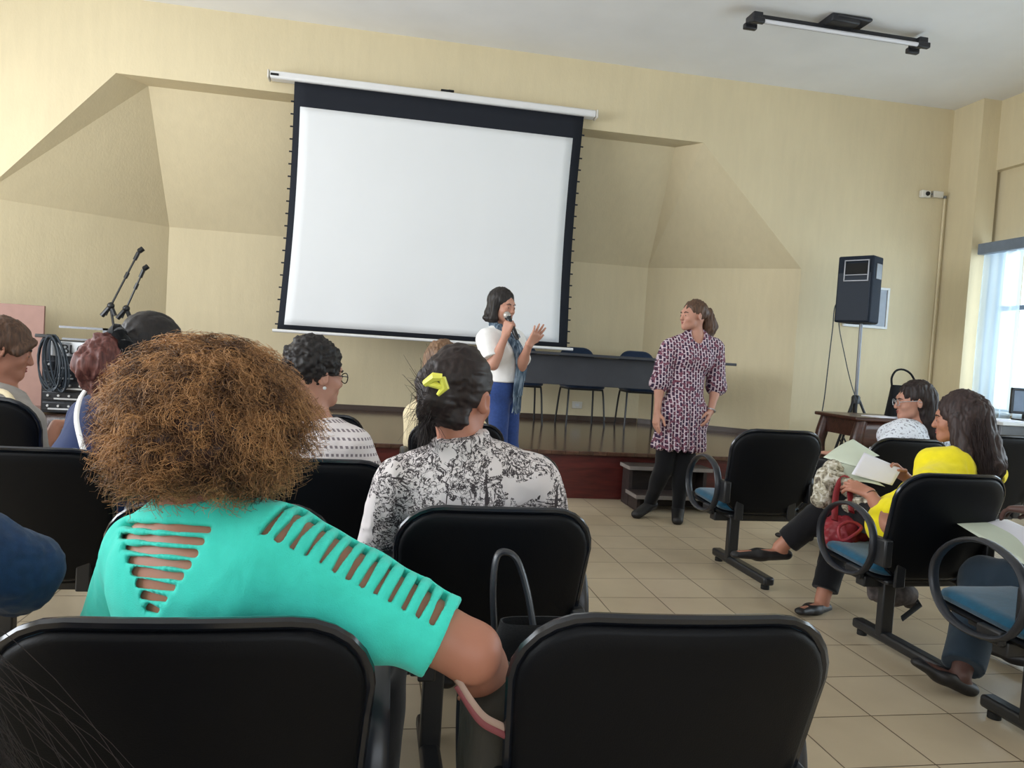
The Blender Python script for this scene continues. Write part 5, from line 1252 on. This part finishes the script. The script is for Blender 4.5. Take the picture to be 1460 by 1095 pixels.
# --- grey jacket at the left edge
j = sit(-1.74, 3.62, -0.6, 0.1, 0.51, 0.46)
j['neck'] = P(2, 563, 3.62); j['sl'] = P(-62, 600, 3.75); j['sr'] = P(36, 606, 3.50); j['er'] = P(52, 668, 3.52); j['wr'] = P(80, 606, 3.72); j['hdr'] = A3((0.7, 0.7, 0.15))
hc = P(6, 492, 3.62); hf = nrm((0.90, 0.36, -0.22))
p8 = person('person in a grey jacket with brown hair, profile at the left edge', (-1.74, 3.62, 0))
soft('body', torso_prims(j) + arms_prims(j) + legs_prims(j) + head_prims(hc, hf, sc=1.08) + neck_prims(j, hc, hf) + lap_hands(j), M['skin_tan'], p8, 0.006); face_parts(hc, hf, (0, 0, 1), p8, None, 1.08)
soft('jacket', torso_prims(j, 0.020, 1.05) + sleeve(j, 'l', 1, 0.02, past=0.7) + sleeve(j, 'r', 1, 0.02, past=0.35) + [ell(j['neck'] + A3((0.03, 0.02, 0.06)), (0.075, 0.075, 0.07), None, 0.01, '-')], M['grey_jacket'], p8, 0.006, fold(0.006))
m = MB(); m.tube(smooth_loop([P(-22, 556, 3.56), P(8, 560, 3.50), P(28, 588, 3.45), P(46, 606, 3.46)], 5, False), 1, 8, False, flat=(0.012, 0.006), up=(0.3, -1, 0.5)); m.build('collar', M['cream'], p8)
soft('trousers', pants_prims(j), M['black_trousers'], p8, 0.009)
for s in 'lr': shoe(j, s, p8, M['shoe_black'])
fr, g = gl(hc, hf, (0, 0, 1), 1.08)
hp = [ell(g(0, -0.016, 0.022), A3((0.088, 0.106, 0.094))*1.08, fr, 0.01), ell(g(0, 0.115, -0.078), (0.068, 0.085, 0.098), fr, 0.012, '-'), cap(g(0, -0.07, -0.02), g(0, -0.075, -0.12), 0.08, 0.062, 0.03), cap(g(0.03, 0.088, 0.035), g(0.075, 0.05, -0.015), 0.022, 0.018, 0.02)]
soft('hair', hp, M['hair_brown'], p8, 0.006, streaks(0.005, (70, 70, 14), None, 9))
MB().ball(g(0.080, -0.002, -0.060), 0.006, 8).build('earring', M['desk_white'], p8)

# --- denim sleeve at the lower left edge
j = sit(-1.12, 1.40, -0.2, 0.45, 0.50, 0.46)
j['neck'] = A3((-1.03, 1.66, 0.93)); j['sl'] = A3((-1.20, 1.70, 0.86)); j['sr'] = P(-52, 786, 1.56); j['er'] = P(30, 816, 1.62); j['wr'] = P(22, 842, 1.86); j['hdr'] = A3((-0.5, 0.7, -0.2))
hc = A3((-1.00, 1.74, 1.07)); hf = nrm((0.1, 0.9, -0.5))
p9 = person('person leaning forward in dark denim, only a bent sleeve showing at the left edge', (-1.12, 1.4, 0))
soft('body', torso_prims(j) + arms_prims(j) + legs_prims(j) + head_prims(hc, hf) + neck_prims(j, hc, hf) + lap_hands(j), M['skin_warm'], p9, 0.007); face_parts(hc, hf, (0, 0, 1), p9, None)
soft('jacket', torso_prims(j, 0.020, 1.05) + sleeve(j, 'l', 1, 0.02, past=0.9) + sleeve(j, 'r', 1, 0.020, 0.06, 0.050, past=0.9) + [ell(j['neck'] + A3((0, 0.03, 0.06)), (0.075, 0.075, 0.06), None, 0.01, '-')], M['denim_dark'], p9, 0.006, [fold(0.009, (12, 12, 12), 3), fold(0.003, (30, 30, 30), 6)])
soft('trousers', pants_prims(j), M['black_trousers'], p9, 0.009)
for s in 'lr': shoe(j, s, p9, M['shoe_black'])
fr, g = gl(hc, hf)
soft('hair', [ell(g(0, -0.016, 0.022), (0.086, 0.104, 0.094), fr, 0.01), ell(g(0, 0.112, -0.07), (0.066, 0.085, 0.095), fr, 0.012, '-'), cap(g(0, -0.07, 0), g(0, -0.09, -0.1), 0.07, 0.05, 0.03)], M['hair_dark'], p9, 0.007, streaks(0.005))

# --- long dark hair hanging in at the lower left corner, very near
j = sit(-0.52, 0.36, -0.1, 0.25, 0.50, 0.44)
hc = A3((-0.43, 0.52, 1.06)); hf = nrm((0.0, 0.9, -0.4)); j['neck'] = A3((-0.45, 0.44, 0.93)); j['sl'] = A3((-0.62, 0.44, 0.86)); j['sr'] = A3((-0.345, 0.42, 0.82)); j['er'] = A3((-0.34, 0.50, 0.60))
p10 = person('person beside the lens, only loose dark hair in the lower left corner', (-0.52, 0.36, 0))
soft('body', torso_prims(j, 0, 0.9) + arms_prims(j) + legs_prims(j) + head_prims(hc, hf) + neck_prims(j, hc, hf) + lap_hands(j), M['skin_tan'], p10, 0.007); face_parts(hc, hf, (0, 0, 1), p10, None)
soft('top', torso_prims(j, 0.014, 0.92) + sleeve(j, 'l', 1, 0.015, past=0.8) + sleeve(j, 'r', 1, 0.015, past=0.8) + [ell(j['neck'] + A3((0, 0, 0.06)), (0.07, 0.07, 0.06), None, 0.01, '-')], M['black_fabric'], p10, 0.008, fold())
soft('trousers', pants_prims(j), M['jeans'], p10, 0.009)
for s in 'lr': shoe(j, s, p10, M['shoe_black'])
fr, g = gl(hc, hf)
hp = [ell(g(0, -0.016, 0.020), (0.086, 0.104, 0.096), fr, 0.01), ell(g(0, 0.112, -0.06), (0.060, 0.085, 0.098), fr, 0.012, '-'), cap(g(0, -0.06, -0.02), A3((-0.42, 0.42, 0.84)), 0.085, 0.06, 0.03)]
pts = []
for k in range(1100):
    q = RNG.random(); s0 = A3((-0.345 + 0.02*RNG.normal(), 0.53 + 0.025*RNG.normal(), 1.08 - 0.08*RNG.random()))
    out = 0.12*RNG.random()**2 if q > 0.93 else 0
    e0 = A3((-0.232 + 0.022*RNG.normal() + out, 0.545 + 0.02*RNG.normal(), 0.74 + 0.10*RNG.random()))
    mid = (s0 + e0)/2 + A3((0.028 + 0.012*RNG.normal() + out*0.3, 0.01*RNG.normal(), 0.02*RNG.normal())); t = np.linspace(0, 1, 14)[:, None]
    pts.append((1-t)**2*s0 + 2*t*(1-t)*mid + t*t*e0 + 0.003*np.sin(9*t + k)*A3((1, 0.5, 0)))
soft('hair', hp, M['hair_dark'], p10, 0.006, streaks(0.005), strand_tubes(np.stack(pts), 0.00035))

# --- glasses and long dark hair near the wooden table
j = sit(3.27, 4.46, 0.6, 0.0, 0.52, 0.44)
j['neck'] = P(1310, 612, 4.55); j['sl'] = P(1272, 632, 4.48); j['sr'] = P(1342, 634, 4.6); j['el'] = P(1252, 690, 4.45)
hc = P(1303, 568, 4.55); hf = nrm((-0.93, 0.30, -0.10))
p11 = person('person with glasses and long dark hair in a white top beside the wooden table', (3.27, 4.46, 0))
soft('body', torso_prims(j) + arms_prims(j) + legs_prims(j) + head_prims(hc, hf, sc=1.12) + neck_prims(j, hc, hf) + lap_hands(j), M['skin_light'], p11, 0.006); face_parts(hc, hf, (0, 0, 1), p11, None, 1.12)
soft('top', torso_prims(j, 0.015, 1.02) + sleeve(j, 'l', 1, 0.018, past=0.3) + sleeve(j, 'r', 1, 0.018, past=0.3) + [ell(j['neck'] + A3((0, 0, 0.06)), (0.07, 0.07, 0.06), None, 0.01, '-')], M['flecks'], p11, 0.007, fold(0.005))
soft('trousers', pants_prims(j), M['black_trousers'], p11, 0.009)
for s in 'lr': shoe(j, s, p11, M['shoe_black'])
fr, g = gl(hc, hf, (0, 0, 1), 1.12)
hp = [ell(g(0, -0.018, 0.020), A3((0.086, 0.102, 0.096))*1.12, fr, 0.01), ell(g(0, 0.116, -0.060), (0.080, 0.085, 0.105), fr, 0.012, '-'), ell(g(0.086, 0.018, -0.05), (0.03, 0.045, 0.05), fr, 0.01, '-'), ell(g(-0.086, 0.018, -0.05), (0.03, 0.045, 0.05), fr, 0.01, '-'), cap(g(0, -0.06, -0.02), g(0.01, -0.10, -0.26), 0.088, 0.075, 0.03)]
soft('hair', hp, M['hair_dark'], p11, 0.006, streaks(0.006, (70, 70, 8), None, 2))
glasses(p11, g, M['amp_silver'])

# --- yellow top, long dark waves, legs crossed, reading papers
j = dict(pel=A3((2.46, 3.10, 0.53)), neck=P(1376, 656, 3.22), sl=P(1322, 694, 3.03), sr=P(1412, 676, 3.38))
j['hl'] = A3((2.38, 3.05, 0.52)); j['hr'] = A3((2.50, 3.18, 0.52)); j['kl'] = P(1192, 716, 3.42); j['kr'] = P(1200, 752, 3.52)
j['al'] = P(1112, 780, 3.56); j['tl'] = P(1052, 790, 3.52); j['ar'] = P(1172, 856, 3.40); j['tr'] = P(1142, 884, 3.30); j['tr'][2] = 0.028
j['el'] = P(1270, 750, 2.97); j['wl'] = P(1241, 704, 3.16); j['er'] = P(1330, 712, 3.46); j['wr'] = P(1288, 678, 3.50)
hc = P(1366, 592, 3.24); hf = nrm((-0.78, 0.62, -0.12))
p12 = person('person in a yellow top with long dark waves, legs crossed, reading a sheet', (2.46, 3.1, 0))
hpz = hand_prims(j['wl'], nrm(P(1219, 694, 3.22) - j['wl']), (0.1, 0.6, -0.7), -1, (0.35, 0.4, 0.45, 0.5), 0.10, 1.05, 0.6) + hand_prims(j['wr'], nrm(P(1268, 664, 3.50) - j['wr']), (-0.3, -0.5, -0.5), 1, (0.5, 0.5, 0.55, 0.6), 0.06, 1.0, 0.7)
bp = torso_prims(j, 0, 0.88) + arms_prims(j, 1.0) + legs_prims(j) + head_prims(hc, hf) + neck_prims(j, hc, hf) + hpz
soft('body', bp, M['skin_tan'], p12, 0.005); face_parts(hc, hf, (0, 0, 1), p12, None)
soft('top', torso_prims(j, 0.018, 0.90) + sleeve(j, 'l', 0.34, 0.016, 0.056, 0.056, 0.020) + sleeve(j, 'r', 0.40, 0.016, 0.056, 0.056, 0.020) + [ell(j['neck'] + A3((0, 0, 0.06)), (0.075, 0.075, 0.06), None, 0.01, '-')], M['yellow'], p12, 0.006, fold(0.007, (12, 12, 9), 3))
soft('trousers', pants_prims(j, 0.012, 0.86, 0.068, 0.062, 0.86) + [rbox(j['pel'] + A3((0, 0, 0.30)), (0.14, 0.3, 0.2), None, 0.003, 0.01, '-')], M['black_trousers'], p12, 0.006, fold(0.006, (10, 10, 10), 2))
j['dnl'] = nrm(np.cross(j['tl'] - j['al'], A3((0.25, 1, 0.1)))); j['dnl'] = j['dnl'] * (1 if j['dnl'][2] < 0 else -1)
for s in 'lr': shoe(j, s, p12, M['shoe_black'])
fr, g = gl(hc, hf)
hp = [ell(g(0, -0.022, 0.020), (0.096, 0.108, 0.104), fr, 0.01), ell(g(0, 0.120, -0.055), (0.070, 0.080, 0.105), fr, 0.012, '-'), cap(g(0, -0.05, -0.01), g(0.0, -0.085, -0.235), 0.098, 0.108, 0.04), cap(g(-0.075, 0.0, -0.02), g(-0.105, -0.01, -0.24), 0.038, 0.052, 0.03), cap(g(0.075, -0.01, -0.02), g(0.10, -0.04, -0.24), 0.04, 0.05, 0.03)]
pts = []
for k in range(1500):
    a = RNG.uniform(0, 2*PI); rr = 0.9 + 0.14*RNG.random(); y_ = -abs(math.cos(a)) if RNG.random() < 0.75 else 0.2*math.cos(a)
    s0 = g(0.092*math.sin(a)*rr, -0.04 + 0.085*y_*rr, 0.06 - 0.09*RNG.random()); e0 = g(0.135*math.sin(a)*rr, -0.07 + 0.10*y_*rr, -0.24 - 0.09*RNG.random()); t = np.linspace(0, 1, 18)[:, None]
    w1 = 0.006*np.sin(16*t + RNG.uniform(0, 6.3)); pts.append(s0*(1-t) + e0*t + fr[0]*w1 + fr[1]*0.006*np.cos(14*t + RNG.uniform(0, 6.3)))
soft('hair', hp, M['hair_wave'], p12, 0.006, streaks(0.008, (55, 55, 12), None, 5, 0.03), strand_tubes(np.stack(pts), 0.0012))
MB().tube([j['wl'] + (j['el']-j['wl'])*0.05 + rot_frame(j['el']-j['wl'])[0]*0.028*math.cos(a) + rot_frame(j['el']-j['wl'])[2]*0.028*math.sin(a) for a in np.linspace(0, 2*PI, 16, endpoint=False)], 0.0022, 5, True).build('bracelet', M['dark_trim'], p12)

# --- dark teal legs, hand and folder at the right edge
j = sit(2.76, 2.16, 0.30, 0.0, 0.51, 0.46)
j['hl'] = A3((2.60, 2.12, 0.50)); j['kl'] = P(1404, 826, 2.70); j['al'] = P(1370, 962, 2.47); j['tl'] = P(1314, 946, 2.50)
j['kr'] = A3((2.78, 2.66, 0.52)); j['ar'] = A3((2.76, 2.62, 0.09)); j['tr'] = A3((2.72, 2.80, 0.03))
j['el'] = A3((2.66, 2.16, 0.74)); j['wl'] = P(1474, 728, 2.46); j['hdl'] = nrm(P(1438, 724, 2.56) - j['wl'])
hc = A3((2.74, 2.14, 1.18)); hf = nrm((-0.3, 1, -0.3))
p13 = person('person in dark teal cut by the right edge, knee, flat shoe and hand showing', (2.44, 2.3, 0))
bp = torso_prims(j) + arms_prims(j) + legs_prims(j) + head_prims(hc, hf) + neck_prims(j, hc, hf) + hand_prims(j['wl'], j['hdl'], (0, 0.2, -1), -1, (0.4, 0.45, 0.5, 0.55), 0.04) + hand_prims(j['wr'], j['hdr'], (0, 0, -1), 1, (0.4, 0.4, 0.5, 0.5))
soft('body', bp, M['skin_dark'], p13, 0.006); face_parts(hc, hf, (0, 0, 1), p13, None)
soft('top', torso_prims(j, 0.015, 1.02) + sleeve(j, 'l', 1, 0.016, past=0.15) + sleeve(j, 'r', 1, 0.016, past=0.15) + [ell(j['neck'] + A3((0, 0, 0.06)), (0.07, 0.07, 0.06), None, 0.01, '-')], M['teal_cloth'], p13, 0.008, fold())
soft('trousers', pants_prims(j, 0.016, 0.92, 0.082, 0.072, 1.0, 0.11), M['teal_cloth'], p13, 0.007, fold(0.004, (7, 7, 7), 3))
for s in 'lr': shoe(j, s, p13, M['shoe_black'])
fr, g = gl(hc, hf)
soft('hair', [ell(g(0, -0.016, 0.022), (0.086, 0.104, 0.094), fr, 0.01), ell(g(0, 0.112, -0.07), (0.066, 0.085, 0.095), fr, 0.012, '-')], M['hair_black'], p13, 0.007, streaks(0.006, (50, 50, 50)))
# ------------------------------------------------------------------ papers, bags and scarves that are held or lie about
def sheet(name, mat, c4, label, cat, sag=0.01, th=0.0012, group=None, lift=0.0):
    """curved sheet through four corner points (a b along one edge, d c along the other)"""
    a, b_, c_, d_ = [A3(p) + A3((0, 0, lift)) for p in c4]; nv = nrm(np.cross(b_ - a, d_ - a)); nv = nv if nv[2] > 0 else -nv
    def fn(u, v):
        return (a*(1-u) + b_*u)*(1-v) + (d_*(1-u) + c_*u)*v + nv*sag*math.sin(PI*u)*(0.5 + 0.5*v)
    o = MB().grid(fn, 12, 12).build(name, mat, solid=th); return tag(o, label, cat, group)
sheet('paper_sheet', M['paper'], (P(1214, 676, 3.34), P(1232, 645, 3.50), P(1286, 668, 3.47), P(1272, 692, 3.30)), 'white sheet held between both hands of the person in yellow', 'paper', 0.006)
sheet('open_booklet', M['paper_green'], (P(1174, 652, 3.62), P(1216, 626, 3.80), P(1254, 650, 3.64), P(1230, 668, 3.46)), 'pale open booklet held over the crossed knees of the person in yellow', 'booklet', 0.022)
sheet('paper_sheet', M['paper_green'], (P(1186, 658, 3.50), P(1226, 668, 3.46), P(1262, 694, 3.28), P(1206, 686, 3.36)), 'pale lower sheet slipping out beneath the booklet on the crossed knees', 'paper', 0.010)
sheet('green_folder', M['paper_green'], (P(1357, 742, 2.78), P(1400, 739, 2.84), P(1520, 766, 2.60), P(1462, 806, 2.40)), 'pale green folder lying on the teal knee at the right edge', 'folder', 0.010)
sheet('paper_sheet', M['paper'], (P(1398, 752, 2.78), P(1436, 748, 2.80), P(1530, 790, 2.50), P(1470, 808, 2.42)), 'white sheet lying on the green folder at the right edge', 'paper', 0.014, lift=0.022)
sheet('paper_sheet', M['paper'], (P(1378, 754, 2.74), P(1408, 752, 2.76), P(1490, 806, 2.46), P(1452, 806, 2.42)), 'second white sheet showing between the green folder and the top sheet', 'paper', 0.008, lift=0.010)
# red bag and printed scarf on the lap of the person in yellow
M['red_leather'] = plain('dark red leather', (136, 34, 44), 0.5, var=0.15, bump=0.2)
def scarf_print():
    t = NT('beige and grey printed scarf', 0.9, 0, 0.1); n = t.noise(t.coord(), 38, 3, 1.0); t.color(t.ramp(n, [(0.35, C(92, 84, 74)), (0.5, C(168, 160, 140)), (0.65, C(212, 208, 198))])); return t.m
M['print_scarf'] = scarf_print()
rbp = thing('red_bag', 'dark red leather bag slumped on the seat inside the arm loop', 'bag', tuple(P(1195, 770, 3.26)))
c0 = P(1196, 762, 3.27)
soft('bag_body', [ell(c0, (0.085, 0.10, 0.085), None, 0.02), ell(c0 + A3((0.10, 0.02, 0.03)), (0.085, 0.09, 0.07), None, 0.03), ell(c0 + A3((0.03, -0.03, 0.05)), (0.05, 0.05, 0.05), None, 0.02)], M['red_leather'], rbp, 0.006, [fold(0.012, (16, 16, 16), 3), fold(0.004, (40, 40, 40), 2)])
MB().tube(smooth_loop([P(1190, 742, 3.20), P(1192, 705, 3.26), P(1200, 684, 3.30), P(1210, 690, 3.28), P(1214, 730, 3.18)], 6, False), 1, 10, False, flat=(0.020, 0.007), up=(0, 1, 0.2)).build('strap', M['red_leather'], rbp)
MB().tube(smooth_loop([P(1228, 752, 3.12), P(1216, 764, 3.10), P(1200, 770, 3.12), P(1196, 752, 3.14), P(1212, 744, 3.14)], 6, True), 0.008, 8, True).build('handle', M['red_leather'], rbp)
psc = thing('printed_scarf', 'beige printed scarf bunched over the lap above the red bag', 'scarf', tuple(P(1190, 700, 3.34)))
a0 = P(1184, 694, 3.36)
soft('scarf_cloth', [cap(a0 + A3((-0.02, 0.0, 0.05)), a0 + A3((-0.06, -0.02, -0.06)), 0.045, 0.04, 0.03), cap(a0 + A3((0.0, -0.03, 0.05)), a0 + A3((0.13, -0.10, -0.04)), 0.035, 0.045, 0.03), cap(P(1214, 722, 3.24), P(1252, 718, 3.14), 0.035, 0.03, 0.03), cap(P(1188, 668, 3.44), P(1176, 716, 3.40), 0.04, 0.03, 0.03)], M['print_scarf'], psc, 0.006, [fold(0.014, (14, 14, 14), 5), fold(0.005, (34, 34, 34), 1)])
# patterned bag under the yellow person's chair
M['camo'] = plain('mottled brown grey cloth', (84, 76, 74), 0.85, var=0.5, scale=30, bump=0.3)
ub = thing('patterned_bag', 'mottled dark bag hanging below the chair of the person in yellow', 'bag', tuple(P(1285, 850, 3.1)))
b0 = P(1272, 846, 3.12)
soft('bag_body', [ell(b0, (0.13, 0.05, 0.055), None, 0.02), cap(b0 + A3((0.06, 0, 0)), b0 + A3((0.11, 0.0, -0.05)), 0.035, 0.025, 0.02), cap(b0 + A3((-0.08, 0, 0.02)), b0 + A3((-0.12, 0, 0.06)), 0.04, 0.03, 0.02)], M['camo'], ub, 0.006, fold(0.010, (16, 16, 16), 2))
MB().tube([P(1300, 848, 3.10), P(1312, 862, 3.09), P(1286, 882, 3.06)], 1, 8, False, flat=(0.016, 0.005), up=(0, 1, 0.1)).build('strap', M['black_fabric'], ub)
# black bag with a tall loop handle hung behind the chair of the black and white blouse
lb = thing('tall_handle_bag', 'black bag with a tall looped handle on the seat beside the bent elbow', 'bag', (0.37, 1.42, 0.43))
hb = smooth_loop([P(705, 900, 1.52), P(703, 840, 1.53), P(708, 795, 1.54), P(722, 787, 1.54), P(738, 800, 1.53), P(752, 845, 1.50), P(762, 905, 1.47)], 6, False)
MB().tube(hb, 1, 10, False, flat=(0.007, 0.012), up=(0, 1, 0)).build('handle', M['arm'], lb)
def bag2(u, v):
    a = 2*PI*u; c_, s_ = math.cos(a), math.sin(a); wv = 0.110 - 0.035*v; dv = 0.070 - 0.045*v
    return (0.335 + 0.02*v + wv*np.sign(c_)*abs(c_)**0.6, 1.44 + 0.05*v + dv*np.sign(s_)*abs(s_)**0.7, 0.44 + 0.21*v)
m = MB(); m.grid(bag2, 28, 8, wrap=True); m.add([bag2(i/28, 0) for i in range(28)], [tuple(range(28))]); m.build('bag_body', M['black_fabric'], lb, solid=0.004)
pk = thing('striped_purse', 'olive purse with pink and cream trim wedged under the elbow between the chairs', 'purse', tuple(P(690, 1050, 1.28)))
M['olive'] = plain('olive canvas', (52, 49, 41), 0.85, bump=0.3); M['pink_trim'] = plain('rose trim', (128, 66, 70), 0.6); M['cream_trim'] = plain('cream trim', (168, 142, 128), 0.6)
q0 = P(700, 1046, 1.27)
soft('purse_body', [rbox(q0 + A3((0.01, 0.03, -0.02)), (0.055, 0.10, 0.10), None, 0.03), ell(q0 + A3((0.01, 0.03, 0.08)), (0.04, 0.08, 0.03), None, 0.03)], M['olive'], pk, 0.006, fold(0.005, (14, 14, 14)))
for k, (mt, dz) in enumerate((('cream_trim', 0.0), ('pink_trim', -0.011))):
    MB().tube(smooth_loop([P(652, 968, 1.16) + A3((0, 0, dz)), P(672, 1000, 1.15) + A3((0, 0, dz)), P(690, 1022, 1.15) + A3((0, 0, dz)), P(716, 1036, 1.16) + A3((0, 0, dz)), P(735, 1046, 1.18) + A3((0, 0, dz))], 6, False), 1, 8, False, flat=(0.003, 0.006), up=(0, 0, 1)).build('piping', M[mt], pk)
